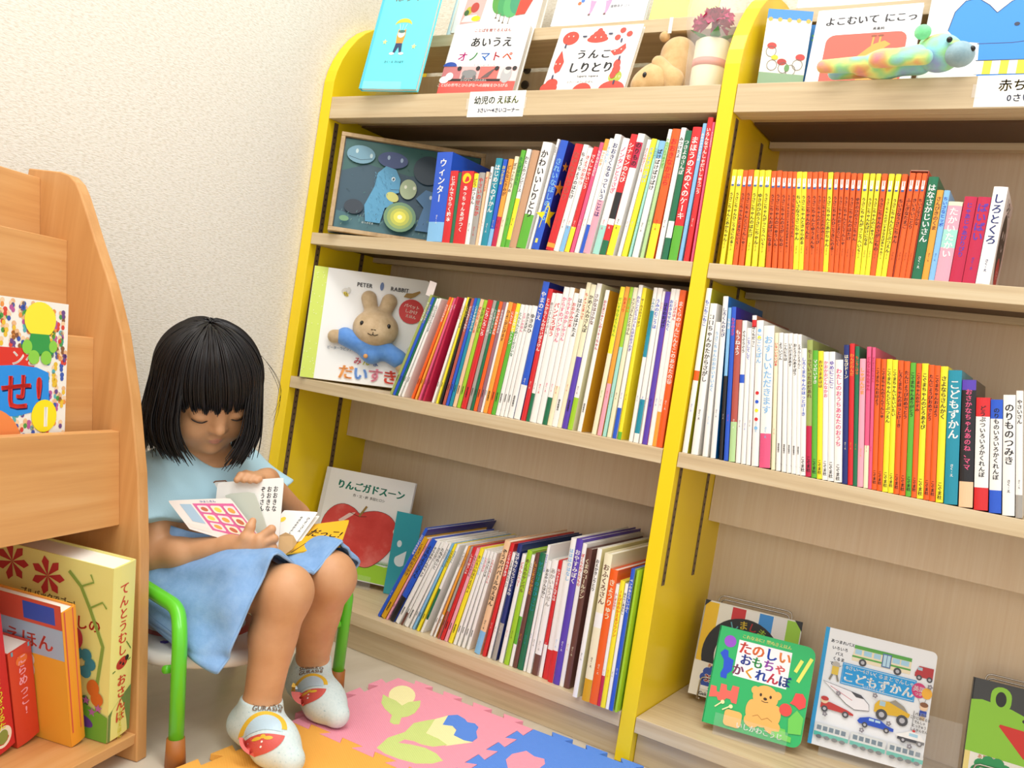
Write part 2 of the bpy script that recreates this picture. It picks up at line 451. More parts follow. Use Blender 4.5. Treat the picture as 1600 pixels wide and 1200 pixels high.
G={"RH":[[[0.4062,-0.4465,0.2911]],[[0.4327,-0.4413,0.3108],[0.4416,-0.427,0.3263],[0.4228,-0.4119,0.3177],[0.4063,-0.407,0.3104]],[[0.4362,-0.4405,0.3028],[0.4469,-0.4242,0.3126],[0.4267,-0.4088,0.3034],[0.4077,-0.4043,0.2963]],[[0.4353,-0.4403,0.2927],[0.4475,-0.4232,0.2979],[0.4279,-0.4085,0.2896],[0.4087,-0.4041,0.2835]],[[0.4309,-0.4409,0.2839],[0.4429,-0.4253,0.2842],[0.4261,-0.4124,0.2776],[0.4099,-0.4084,0.2731]],[[0.4104,-0.4522,0.2888],[0.4163,-0.4514,0.3097],[0.4167,-0.446,0.325],[0.4148,-0.441,0.334]]],"LH":[[[0.3441,-0.3608,0.3806]],[[0.347,-0.3835,0.3861],[0.3426,-0.4014,0.3899],[0.3483,-0.4167,0.3895],[0.3488,-0.4237,0.3827]],[[0.347,-0.3801,0.3829],[0.349,-0.3951,0.389],[0.3561,-0.4107,0.3898],[0.3573,-0.4172,0.3842]],[[0.3475,-0.3775,0.3808],[0.3554,-0.3901,0.388],[0.364,-0.4047,0.3892],[0.3651,-0.4112,0.3845]],[[0.349,-0.3743,0.3779],[0.3594,-0.3841,0.3866],[0.3697,-0.3977,0.3881],[0.3721,-0.4045,0.3847]],[[0.3483,-0.3714,0.3734],[0.3378,-0.3745,0.3682],[0.3303,-0.3805,0.3638],[0.3254,-0.386,0.3598]]],"A":[[0.3457,-0.4757,0.2891],[0.433,-0.4056,0.2836],[0.3576,-0.4391,0.3569],[0.2976,-0.5059,0.3436]],"G":[[0.3628,-0.4301,0.2829],[0.43,-0.3981,0.28],[0.3749,-0.408,0.3692],[0.3352,-0.4329,0.3579]],"C":[[0.3485,-0.4273,0.2792],[0.4305,-0.3955,0.2779],[0.4002,-0.3751,0.3956],[0.3164,-0.4323,0.3723]],"H":[[0.2791,-0.4359,0.3171],[0.3262,-0.4066,0.3257],[0.3204,-0.4065,0.3659],[0.3105,-0.4123,0.3734],[0.2978,-0.4203,0.3701],[0.2879,-0.4268,0.36],[0.2838,-0.4296,0.352],[0.279,-0.4328,0.3428],[0.2744,-0.437,0.3379]],"D":[[0.4297,-0.3864,0.2828],[0.4219,-0.3485,0.2955],[0.3954,-0.2814,0.3329],[0.3653,-0.3293,0.3326]],"D2":[[0.4294,-0.3843,0.2805],[0.4216,-0.3418,0.2917],[0.3935,-0.2733,0.3254],[0.3679,-0.322,0.3262]],"E":[[0.432,-0.3803,0.2817],[0.4745,-0.3042,0.2967],[0.4216,-0.2303,0.3221],[0.3765,-0.2939,0.3045]],"T":[[0.4288,-0.3942,0.2793],[0.4167,-0.3867,0.306],[0.4223,-0.3771,0.3126],[0.4296,-0.3669,0.3083],[0.4362,-0.3631,0.2983],[0.4388,-0.3735,0.2898],[0.4357,-0.3839,0.282]],"bud":[[0.5116,-0.0857],[0.5197,-0.0979],[0.5255,-0.1107],[0.5283,-0.1228],[0.5282,-0.1331],[0.5251,-0.1408],[0.5192,-0.1452],[0.5113,-0.1458],[0.5019,-0.1426],[0.4919,-0.1358],[0.4822,-0.126],[0.4738,-0.1141],[0.4675,-0.1012],[0.4641,-0.0885],[0.4639,-0.0774],[0.467,-0.0691],[0.4731,-0.0644],[0.4816,-0.064],[0.4916,-0.0678],[0.5019,-0.0753]],"budl":[[0.4729,-0.1304],[0.4893,-0.1329],[0.5045,-0.1327],[0.5251,-0.1408],[0.5225,-0.1204],[0.528,-0.1049],[0.5314,-0.0962],[0.546,-0.1167],[0.5583,-0.1466],[0.5597,-0.167],[0.5555,-0.1799],[0.57,-0.2037],[0.5642,-0.2112],[0.5545,-0.2098],[0.5397,-0.186],[0.5141,-0.1748],[0.4952,-0.1613]],"tul":[[0.6025,-0.2985],[0.5907,-0.2574],[0.5947,-0.2196],[0.5825,-0.1805],[0.5899,-0.153],[0.5956,-0.1383],[0.6091,-0.1672],[0.6195,-0.1948],[0.6451,-0.1952],[0.668,-0.2017],[0.6564,-0.2254],[0.6401,-0.2333],[0.6246,-0.2339],[0.6116,-0.2406],[0.6124,-0.2586],[0.6286,-0.2476],[0.6508,-0.2385],[0.6741,-0.24],[0.6957,-0.2515],[0.6911,-0.2713],[0.6743,-0.2915],[0.6486,-0.3002],[0.6225,-0.3034]],"tulc":[[0.5956,-0.1383],[0.6085,-0.168],[0.6195,-0.1948],[0.6451,-0.1952],[0.668,-0.2017],[0.6678,-0.2076],[0.6887,-0.1605],[0.6755,-0.1664],[0.654,-0.1644],[0.6454,-0.1454],[0.6314,-0.1366],[0.6177,-0.1464],[0.6011,-0.1075]],"tulb":[[0.6011,-0.1075],[0.6099,-0.0919],[0.6287,-0.0961],[0.6389,-0.1031],[0.65,-0.0967],[0.6625,-0.1043],[0.6698,-0.1219],[0.6848,-0.1402],[0.6874,-0.1586],[0.6755,-0.1664],[0.6534,-0.1637],[0.6443,-0.1431],[0.6314,-0.1366],[0.6177,-0.1464]],"pk":[[0.7592,-0.1689],[0.7552,-0.1439],[0.7648,-0.115],[0.7842,-0.1218],[0.7996,-0.1163],[0.8092,-0.131],[0.8113,-0.1602],[0.8019,-0.1898],[0.7811,-0.1963]]}
# ---------------------------------------------------------------- setting
def struct(name, mb, **k):
    o = mb.build(name, **k); o['kind'] = 'structure'; return o
b = MB(); b.box((-.3, -3.2, -.06), (3.2, .42, -.0004), floor_mat()); struct('floor', b)
WP = wallpaper()
b = MB(); b.box((-.13, -3.2, 0), (-.030, .42, 2.5), WP); struct('wall_left', b)
b = MB(); b.box((-.030, .32, 0), (3.2, .42, 2.5), WP); struct('wall_back', b)
# ---------------------------------------------------------------- bookcase
Z1, Z2, Z3, Z4 = 1.1317, .8389, .5263, .0818
DX0, DX1, XE, DEP = .87, .8963, 1.766, .285
case = empty('bookcase', (.9, .14, 0))
tag(case, 'tall yellow-sided double bookcase with oak shelves standing against the wall', 'bookcase')
def side(x0, x1, nm='side_panel'):
    P = [(0, 0), (0, 1.165), (.005, 1.19), (.015, 1.217), (.032, 1.248), (.053, 1.2765), (.075, 1.298), (.10, 1.315), (.135, 1.329), (.18, 1.336), (.3, 1.338), (.3, 0)]
    m = MB(); m.prism([(x0, y, z) for y, z in P], (x1-x0, 0, 0), YEL); return m.build(nm, case, bevel=.0012)
side(-.0284, 0); side(DX0, DX1); side(XE, XE+.027)
for x0, x1 in ((0, DX0), (DX1, XE)):
    m = MB(); m.box((x0, .276, 0), (x1, DEP+.01, 1.27), OAKZ); m.build('back_panel', case)
    m = MB(); m.box((x0+.001, 0, Z1-.0463), (x1-.001, .022, Z1), OAKX); m.box((x0+.001, .022, Z1-.0463), (x1-.001, .041, Z1-.0243), OAKX); m.box((x0+.001, .041, Z1-.0323), (x1-.001, .276, Z1-.0243), OAKX); m.build('shelf', case, bevel=.0008)
    for z, th in ((Z2, .0245), (Z3, .0245), (Z4, .0259)):
        m = MB(); m.box((x0+.001, 0, z-th), (x1-.001, .083 if z > .2 else .274, z), OAKX)
        if z > .2: m.box((x0+.001, .083, z-.0145), (x1-.001, .274, z), OAKX)
        m.build('shelf', case, bevel=.0008)
    for z, th in ((Z2, .0145), (Z3, .0145), (Z1-.0323, 0)):          # rail under the shelf, at its back
        m = MB(); m.box((x0+.002, .205, z-th-.015), (x1-.002, .225, z-th), OAKX); m.build('shelf_rail', case)
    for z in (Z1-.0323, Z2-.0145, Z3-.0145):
        m = MB(); m.box((x0+.004, .10, z-.004), (x1-.004, .205, z), mat('5e4630', .6)); m.build('recess_shade_strip', case)  # added dark strip under each board, its brown stands in for recess shade
    m = MB(); m.box((x0+.001, .205, .398), (x1-.001, .223, Z3-.0245), OAKZ); m.build('apron_board', case)
    m = MB(); m.box((x0+.001, .020, 0), (x1-.001, .038, Z4-.0259), OAKX); m.build('kick_board', case)
    m = MB(); m.box((x0+.001, .112, 1.272), (x1-.001, .26, 1.297), OAKX); m.build('display_rail', case, bevel=.0008)
    for xs, sg in ((x0, 1), (x1, -1)):
        for y in (.0255, .168):
            m = MB(); m.box((xs, y-.006, .30), (xs+sg*.0012, y+.006, Z1-.05), STRIP)
            for k in range(int((Z1-.05-.30)/.0135)):
                z = .306+k*.0135; m.box((xs+sg*.0012, y-.0016, z), (xs+sg*.0016, y+.0016, z+.004), BLACK)
            m.build('shelf_standard', case)
b = MB(); RUB = mat('4a3f36', .5)
for z in (1.275, 1.241):
    b = MB(); b.lathe([(.004, 0), (.0085, 0), (.0095, .002), (.0095, .005), (.006, .006), (.0045, .003), (.004, .003)], RUB, 20, Matrix.Translation((.305, .276, z)) @ Matrix.Rotation(math.pi/2, 4, 'X')); b.build('grommet', case, smooth=True)
# ---------------------------------------------------------------- display rack on the other side
RK = Matrix.Translation((.4098, -.5793, 0)) @ Matrix.Rotation(math.atan2(.273, .962), 4, 'Z')   # x front, y along to the far panel
rack = bpy.data.objects.new('display_rack', None); COL.objects.link(rack); rack.matrix_world = RK
tag(rack, 'low orange beech tiered picture book rack with a curved end panel', 'rack')
prof = [(-.004, 0), (-.016, .08), (-.029, .168), (-.048, .292), (-.069, .397), (-.098, .501), (-.129, .588), (-.162, .656), (-.193, .708), (-.218, .752), (-.232, .776), (-.243, .791), (-.256, .800), (-.272, .8035), (-.330, .8035), (-.334, 0)]
for s0 in (0, -.87):
    m = MB(); m.prism([(x, s0, z) for x, z in prof], (0, .021, 0), BEECHZ); m.build('end_panel', rack, local=True, bevel=.002)
def slab(x1, z1, x0, z0, th, nm):
    m = MB(); m.prism([(x1, -.849, z1), (x0, -.849, z0), (x0-th, -.849, z0), (x1-th, -.849, z1)], (0, .849, 0), BEECH); m.build(nm, rack, local=True, bevel=.001)
slab(-.306, .791, -.288, .685, .014, 'tier_panel'); slab(-.243, .706, -.222, .575, .014, 'tier_panel'); slab(-.174, .574, -.148, .40, .014, 'tier_panel'); slab(-.109, .450, -.087, .320, .015, 'front_panel')
def board(x0, x1, z0, z1, nm):
    m = MB(); m.box((x0, -.849, z0), (x1, 0, z1), BEECH); m.build(nm, rack, local=True, bevel=.001)
board(-.302, -.238, .660, .673, 'tier_ledge'); board(-.236, -.190, .540, .553, 'tier_ledge'); board(-.162, -.115, .385, .398, 'tier_ledge')
board(-.32, -.102, .318, .332, 'compartment_top'); board(-.33, -.012, .024, .039, 'bottom_board'); board(-.06, -.045, 0, .024, 'plinth')
m = MB(); m.box((-.334, -.849, .02), (-.324, 0, .79), BEECH); m.build('back_board', rack, local=True)
# ---------------------------------------------------------------- foam mats
MZ = .010
def foam_tile(nm, A, e1, e2, size, m, label, tabs):
    A = Vector(A); e1 = Vector(e1); e2 = Vector(e2); P = []
    def edge(p, d, out, kind):
        # kind 1: tabs stand out, -1: slots cut in, complementary along the same edge
        n = 4; u = size/(2*n+1); res = [p]
        for i in range(n):
            a = u*(1+2*i)+(.0007 if kind > 0 else 0); w = u-(.0014 if kind > 0 else 0); h = .017*kind; q = .15*u
            if kind > 0: res += [p+d*(a+q), p+d*(a-q)+out*h, p+d*(a+w+q)+out*h, p+d*(a+w-q)]
            else: res += [p+d*(a+q), p+d*(a-q)+out*h, p+d*(a+w+q)+out*h, p+d*(a+w-q)]
        return res
    B = A+e1*size; Cc = B+e2*size; D = A+e2*size
    P += edge(A, e1, -e2, tabs[0]) + edge(B, e2, e1, tabs[1]) + edge(Cc, -e1, e2, tabs[2]) + edge(D, -e2, -e1, tabs[3])
    b = MB(); b.prism([(p.x, p.y, 0) for p in P[::-1]], (0, 0, MZ), m); o = b.build(nm, bevel=.0007)
    return tag(o, label, 'play mat', 'jigsaw foam floor mats')
e1 = Vector((.9986, .0523)); e2 = Vector((.0523, -.9986)); A0 = Vector((.438, -.045)); SZ = .29
FP, FB, FO = foam('pink_foam', 'f7a0b4'), foam('blue_foam', '5b90ea'), foam('orange_foam', 'fbb54c')
FL, FC = foam('lime_foam', 'd3e489'), foam('cream_foam', 'fbf3b4')
pinkm = foam_tile('foam_mat', A0, e1, e2, SZ, FP, 'pink jigsaw foam mat with a lime and cream tulip inlay', (1, -1, -1, 1))
bluem = foam_tile('foam_mat', A0+e1*(SZ+.0008), e1, e2, SZ, FB, 'blue jigsaw foam mat beside the pink one, with a pink bud inlay', (1, 1, -1, 1))
orgm = foam_tile('foam_mat', A0+e2*(SZ+.0008), e1, e2, SZ, FO, "yellow-orange jigsaw foam mat under the child's foot", (1, -1, -1, -1))
def inlay(o, nm, pts, m, h):
    b = MB(); b.prism([(x, y, MZ-.001) for x, y in pts], (0, 0, .001+h), m); b.build(nm, o)
inlay(pinkm, 'bud_inlay', G['bud'], FC, .0003); inlay(pinkm, 'leaf_inlay', G['budl'], FL, .0005); inlay(pinkm, 'stem_inlay', G['tul'], FL, .0003)
inlay(pinkm, 'petal_inlay', G['tulc'], FC, .0005); inlay(pinkm, 'flower_inlay', G['tulb'], FB, .0007); inlay(bluem, 'bud_inlay', G['pk'], FP, .0004)
# ---------------------------------------------------------------- books standing spine out
PAL = dict(w='f6f4f0', c='f3ebc8', r='d9252b', k='c41c48', o='f2611b', O='f5a53a', y='fbe82c', g='5fb534', G='17704c', l='a2d02c', L='b9dc9c', b='2459cf', B='1b2d74', s='86c0ec', t='178fa8', p='f5a8ba', P='e65a86', v='5b3fb4', m='9a6a78', n='6b4038', N='c99c78', a='a8a39c', x='1d1b20', e='f3c89e', d='b8564a', i='a0ad5c', u='dba414', q='a4dfd2')
NAMES = dict(w='white', c='cream', r='red', k='crimson', o='orange', O='amber', y='yellow', g='green', G='dark green', l='lime', L='pale green', b='blue', B='navy', s='light blue', t='teal', p='pale pink', P='rose pink', v='violet', m='mauve', n='brown', N='tan', a='grey', x='black', e='peach', d='brick red', i='olive', u='ochre', q='aqua')
ALL = ''.join(ROWS.values())
MIFFY = ['うさこちゃんとあかちゃん', 'うさこちゃんとどうぶつえん', 'うさこちゃんのはたけ', 'うさこちゃんとゆうえんち', 'うさこちゃんのにゅういん', 'うさこちゃんひこうきにのる', 'ちいさなうさこちゃん', 'ゆきのひのうさこちゃん', 'うさこちゃんのたんじょうび', 'うさこちゃんのさがしもの', 'うさこちゃんおとまりにいく', 'うさこちゃんときゃらめる', 'うさこちゃんがっこうへいく', 'うさこちゃんとたれみみくん', 'うさこちゃんのだいすきなおばあちゃん', 'うさこちゃんとじてんしゃ', 'うさこちゃんのてんと', 'うさこちゃんおばけになる', 'ふしぎなたまご', 'きいろいことり', 'ちいさなさかな']
glyphs(ALL+''.join(MIFFY)+'ブルーナ福音館書店こぐま社さくえ・つきのぼうやことばを育てるえほんあいうえオノマトペうんこしりとりよこむいてにこっぞうちゃんのいやいや三浦太郎高畠純幼児のえほん3さい～4さいコーナー赤ちゃんの0さいPETERABITピーターラビットみんなだいすきパペットしかけえほんりんごガドスーン作・文・絵多田ヒロシしましまぐるぐる320万部Gakkenたのしいおもちゃかくれんぼいしかわこうじこれなあに?型ぬきえほん0さい～4さいくるまとでんしゃこどもずかん英語つきパトカーこうじのくるまでんしゃとっきゅうしんかんせんいろいろバス300万部第1位ありがとう!ンをせ!1てんとうむしのおさんぽしかけえほん日本のことわざかるたにらめっこ!えほん14話プルバックでゴーおおきなおおきなぞうさんだっこ!ひよこさん今日もなかよしSUMIKGHRA全ページとびだす!ことばの世界とひらがなへの興味をひろげる西園寺しろとくろtupera佐野洋子さいはて')
def clip(P, x, left):
    out = []
    for i in range(len(P)):
        a, c = P[i], P[(i+1) % len(P)]; ia, ic = (a[0] <= x) == left, (c[0] <= x) == left
        if ia: out.append(a)
        if ia != ic: u = (x-a[0])/(c[0]-a[0]); out.append((x, a[1]+(c[1]-a[1])*u))
    return out
def star_wrap(b, ink, t, h):
    side = Ink(b, lambda x, z, dd: (t+dd, x-t, z))
    def st(x, z, r, c):
        P = [(x+(r if i % 2 == 0 else r*.42)*math.cos(math.pi/2+.2+math.pi*i/5), z+(r if i % 2 == 0 else r*.42)*math.sin(math.pi/2+.2+math.pi*i/5)) for i in range(10)]
        if min(p[0] for p in P) < t: ink.poly(clip(P, t, True), c)
        side.poly(clip(P, t, False), c)
    st(t*.95, .31*h, .0255, 'fbe21c'); st(t+.013, .78*h, .010, 'f2a83a'); st(t+.012, .58*h, .016, 'f2a83a')
def spine_book(name, M, t, h, d, main, tcol, title, bands='', side_l=None, side_r=None, extra=None, small='', foot=True):
    """local: x thickness 0..t, y depth 0..d (spine at y=0), z up"""
    b = MB(); mm = mat(PAL.get(main, main), .38, .5, .15); bl = min(.0016, .16*t); c = min(.0016, t*.18)
    cuts = {0.0, 1.0}; B = []
    for x in [q for q in bands.split(';') if '.' in q]:
        k, z0, z1 = x.split('.'); f = lambda s: float('.'+s) if s not in ('0', '1') else float(s)
        z0, z1 = f(z0), f(z1); B.append((k, z0, z1)); cuts |= {z0, z1}
    cs = sorted(cuts); xs = [i/6 for i in range(7)]
    for z0, z1 in zip(cs, cs[1:]):
        col = mm
        for k, a, e in B:
            if a <= (z0+z1)/2 <= e: col = mat(PAL[k], .38, .5, .15)
        vs = [(s*t, -bl*(1-(2*s-1)**2), z*h) for z in (z0, z1) for s in xs]
        b.add(vs, [(i, i+1, i+8, i+7) for i in range(6)], col)
    b.add([(s*t, -bl*(1-(2*s-1)**2), z) for z in (0, h) for s in xs]+[(t, c, 0), (0, c, 0), (t, c, h), (0, c, h)], [tuple(range(6, -1, -1))+(15, 14), tuple(range(7, 14))+(16, 17)], mm)
    b.box((0, .0001, 0), (c, d, h), mat(PAL.get(side_l, side_l), .35, .5, .2) if side_l else mm); b.box((t-c, .0001, 0), (t, d, h), mat(PAL.get(side_r, side_r), .35, .5, .2) if side_r else mm)
    ink = Ink(b, lambda x, z, dd: (x, -bl*max(0, 1-(2*x/t-1)**2)-dd, z)); tc = PAL[tcol] if tcol else '1d1b20'
    if title:
        n = len(title); sz = min(.82*t, .64*h/n, .0175); z0 = .93*h
        if small == 'm': z0 = .76*h; sz = min(.90*t, .54*h/n)
        if '@' in bands: z0 = .80*h
        if '*' in bands: z0 = .84*h
        ink.text(title, t/2, z0, sz, tc, vertical=True)
        end = z0-n*sz
        if foot and not small and end > .34*h: ink.text('さく・え', t/2, min(end-.02, .30*h), min(.38*t, .0045), tc, vertical=True)
    if small == 'f':
        ink.rect(0, .052*h, t, .054*h, '2a2624'); ink.text('福音館書店', t/2, .20*h, min(.42*t, .0042), '2a2624', vertical=True)
    elif small == 'k': ink.text('こぐま社', t/2, .15*h, min(.74*t, .0062), '1d1b20', vertical=True)
    elif small == 'm':
        ink.rect(0, .075*h, t, .077*h, 'b06018'); ink.text('ブルーナ', t/2, .24*h, min(.4*t, .004), '6a3a18', vertical=True)
        ink.ell(t/2, .86*h, t*.33, t*.40, 'f8f6f2'); ink.rect(t*.2, .86*h, t*.42, .93*h, 'f8f6f2'); ink.rect(t*.58, .86*h, t*.8, .93*h, 'f8f6f2'); ink.ell(t/2, .835*h, t*.33, t*.2, '3a5fa0')
    if '@' in bands: ink.ell(t/2, .90*h, t*.36, t*.36, 'fbd61c')
    if '%' in bands:
        for k, q in enumerate(('s', 'y', 'r', 'b', 'y', 'r', 's')): ink.ell(t/2, (.93-.05*k if k < 2 else .62-.06*k)*h, t*.26, t*.26, PAL[q])
    if '*' in bands: star_wrap(b, ink, t, h); ink.rect(t*.3, .06*h, t*.62, .10*h, 'f3e36a')
    if extra: extra(b, ink)
    o = b.build(name, M=M)
    p = MB(); g = min(.003, .02*h); p.box((c, .0008, g), (t-c, d-g, h-g), PAGE); p.build('pages', o, local=True)
    return o
def put_row(key, name_of, where, small_of, depth_of, group):
    rows = [r.split(',') for r in ROWS[key].split('\n')]
    for i, r in enumerate(rows):
        x, yf, t, h, lean = float(r[0])/1e4, float(r[1])/1e3, float(r[2])/1e4, float(r[3])/1e3, float(r[4])/1e3
        gap = min(.0005, .05*t); t -= gap; t = max(t, .0038)
        main, tc, title, bands = r[5], r[6], r[7], r[8]; sm = small_of(i, t, main)
        if sm == 'm': title = MIFFY[-3+(i-31)] if 31 <= i <= 33 else MIFFY[(i*5) % 18]; tc = 'x'
        px = x+t*math.cos(lean) if lean > 0 else x
        M = Matrix.Translation((px, yf, {'A': Z2, 'B': Z3, 'C': Z4, 'D': Z2, 'E': Z3}[key]+.0003)) @ Matrix.Rotation(lean, 4, 'Y') @ Matrix.Translation((-t if lean > 0 else 0, 0, 0))
        sl, sr = SIDES.get((key, i), (None, None))
        d = depth_of(i, h)+.006*math.sin(i*2.3)
        o = spine_book('picture_book', M, t, h, d, main, tc, title, bands, sl, sr, small=sm, extra=EXTRA.get((key, i)))
        word = NAMES[main]; bd = [q for q in bands.split(';') if '.' in q]
        if '*' in bands: what = f'{word} book with a yellow star on its spine'
        elif sm == 'm': what = f'small {word} square picture book'
        elif bd: what = f'{word} book with {NAMES[bd[0][0]]} spine band'
        elif title: what = f'{word} book with {NAMES[tc]} spine lettering'
        else: what = f'plain {word} book'
        tag(o, f'{what}, {ordinal(i+1)} {where}', 'book', group)
def star_cover(b, ink):
    k2 = Ink(b, lambda x, z, dd: (.0305-.0005+dd, x, z))
SIDES = {('A', 0): ('b', 'b'), ('A', 17): (None, '1a2a8a'), ('A', 14): (None, 'b58a6a'), ('B', 30): (None, '1c2a86'), ('B', 35): (None, 'eeb878'), ('B', 41): (None, 'd9a01e'), ('B', 40): (None, 'f1ecc0'), ('E', 0): (None, 'b8b41c'), ('E', 3): (None, '1a78c8'), ('E', 5): (None, '2418a0'), ('E', 9): (None, 'b06a48'), ('E', 11): (None, 'efe8cc'), ('C', 0): ('2a4fae', '24308c'), ('C', 45): (None, 'b8c87a'), ('C', 39): (None, 'efe6b4')}
def shiro(b, ink):
    t, h = .0180, .137
    k = Ink(b, lambda x, z, dd: (float(T40)+dd, x, z)); k.ell(.062, h*.43, .044, .052, '25211f', n=36); k.ell(.050, h*.58, .004, .006, 'f3f0e8'); k.ell(.078, h*.60, .004, .006, 'f3f0e8'); k.line([(.056, h*.48), (.062, h*.44), (.070, h*.43), (.077, h*.47)], .003, 'f3f0e8')
    k.ell(.066, h*.18, .026, .024, 'c8282c'); k.text('しろと', .062, h*.88, .020, '3a3634'); k.text('くろ', .066, h*.18, .014, 'f0dcd6')
T40 = float(ROWS['D'].split('\n')[40].split(',')[2])/1e4-.0005
EXTRA = {('D', 40): shiro}
put_row('A', None, 'from the framed picture', lambda i, t, m: '', lambda i, h: .155 if i == 0 else min(.185, h*1.0), 'picture books beside the framed picture')
put_row('B', None, 'from the rabbit puppet book', lambda i, t, m: 'f' if i < 30 or i in (37, 39, 41) else '', lambda i, h: min(.195, h*.92), 'picture books beside the rabbit puppet book')
put_row('C', None, 'from the teal shelf marker', lambda i, t, m: 'f' if 1 <= i < 21 else '', lambda i, h: min(.245, h*1.12) if i else .25, 'picture books on the bottom shelf')
put_row('D', None, 'from the yellow divider in the orange series', lambda i, t, m: 'm' if i < 34 else '', lambda i, h: h*1.0, 'small picture books on the orange series shelf')
put_row('E', None, 'from the yellow divider, one shelf lower', lambda i, t, m: 'k' if (18 <= i <= 24 or 31 <= i <= 42) else ('f' if i in (13, 14, 15, 16, 17) else ''), lambda i, h: min(.19, h*.95), 'picture books below the orange series shelf')
# ---------------------------------------------------------------- books and cards shown face on
def disp(name, o, yaw, lean, w, h, t, base, draw, label, cat='book', roll=0, rr=.0, spine=None, pages=True, back=None, group=None, X=None, axis=None):
    """local: x along the cover, y into the book, z up the cover; front face at y=0"""
    ya, le = math.radians(yaw), math.radians(lean)
    ex = Vector((math.cos(ya), math.sin(ya), 0)) if axis is None else Vector(axis); n = Vector((-ex.y, ex.x, 0))
    ez = Vector((0, 0, 1))*math.cos(le)+n*math.sin(le); ey = n*math.cos(le)-Vector((0, 0, 1))*math.sin(le)
    ro = math.radians(roll); ex2 = ex*math.cos(ro)+ez*math.sin(ro); ez2 = ez*math.cos(ro)-ex*math.sin(ro)
    M = Matrix(((ex2.x, ey.x, ez2.x, o[0]), (ex2.y, ey.y, ez2.y, o[1]), (ex2.z, ey.z, ez2.z, o[2]), (0, 0, 0, 1)))
    b = MB(); c = min(.002, t/3) if pages else t
    def slabp(y0, y1, m):
        if rr:
            P = [(0, 0), (w-rr, 0)]+[(w-rr+rr*math.sin(a), rr-rr*math.cos(a)) for a in (.4, .8, 1.2, 1.57)]+[(w-rr+rr*math.cos(a), h-rr+rr*math.sin(a)) for a in (0, .4, .8, 1.2, 1.57)]+[(0, h)]
        else: P = [(0, 0), (w, 0), (w, h), (0, h)]
        b.prism([(x, y0, z) for x, z in P], (0, y1-y0, 0), m)
    bm = mat(base, .3, .5, .25)
    slabp(0, c, bm)
    if pages:
        slabp(t-c, t, mat(back or base, .3, .5, .25)); b.box((-.0004, 0, 0), (c*.8, t, h), mat(spine or base, .3, .5, .25))
    if draw: draw(Ink(b, lambda x, z, d: (x, -d, z)), w, h)
    ob = b.build(name, M=M)
    if pages:
        p = MB(); p.box((c, c, .002), (w-.0025-rr*.3, t-c, h-.002), PAGE); p.build('pages', ob, local=True)
    return tag(ob, label, cat, group)
RED = 'd6402e'
def d_tsuki(k, w, h):
    k.rect(0, 0, .006, h, '55c6dc'); k.text('つきの', w*.48, h*.78, .020, '6d6a5e', bold=0, sx=1.05, gap=1.05); k.text('ぼうや', w*.48, h*.69, .020, '6d6a5e', bold=0, sx=1.05, gap=1.05)
    k.poly([(w*.5+.02*math.cos(a), h*.475+.016*math.sin(a)) for a in np.linspace(.15, 3.0, 14)]+[(w*.5+.02*math.cos(a), h*.475+.007*math.sin(a)) for a in np.linspace(3.0, .15, 14)], 'e8d044')
    for dx in (-.009, .0, .009): k.line([(w*.5+dx, h*.488), (w*.5+dx*.5, h*.445)], .0006, 'f5f2e0')
    k.poly([(w*.43, h*.40), (w*.44, h*.45), (w*.47, h*.435), (w*.53, h*.435), (w*.57, h*.45), (w*.58, h*.40), (w*.56, h*.33), (w*.45, h*.33)], 'f0a040')
    k.ell(w*.505, h*.41, .0085, .0085, 'f6ead8'); k.ell(w*.505, h*.428, .008, .0035, '4f7a70')
    k.poly([(w*.45, h*.34), (w*.56, h*.34), (w*.58, h*.27), (w*.54, h*.27), (w*.51, h*.315), (w*.47, h*.27), (w*.43, h*.27)], '2d3f66')
    k.ell(w*.42, h*.262, .006, .003, 'f5f2e8'); k.ell(w*.585, h*.262, .006, .003, 'f5f2e8')
    k.star(w*.25, h*.35, .0065, 'f2ea9a'); k.star(w*.78, h*.315, .0065, 'f2ea9a'); k.text('さく・え さいはて', w*.5, h*.20, .0055, '3f6f78')
    k.ell(w*.5, h*.97, .03, .02, 'e8d044')
disp('display_book', (.1024, -.0290, 1.137), 8.3, 11.4, .135, .30, .012, '6be3f0', d_tsuki, 'tall sky-blue picture book with a child under a yellow umbrella, on the top shelf', roll=.5, spine='4fc0d4')
def acr_stand(loc, yaw, w, label, hh=.05, dep=.06, lip=.03):
    M = Matrix.Translation(loc) @ Matrix.Rotation(math.radians(yaw), 4, 'Z'); b = MB()
    b.box((0, 0, 0), (w, dep, .0022), CLEAR); b.box((0, -.0022, 0), (w, 0, lip), CLEAR); b.prism([(0, dep, .002), (0, dep+.0022, .002), (0, dep+.03, hh), (0, dep+.028, hh)], (w, 0, 0), CLEAR)
    return tag(b.build('acrylic_book_stand', M=M, bevel=.0005), label, 'book stand', 'clear book stands')
acr_stand((.118, -.034, 1.1320), 8.3, .09, 'clear acrylic stand under the tall sky-blue book', .07, .045, .018)
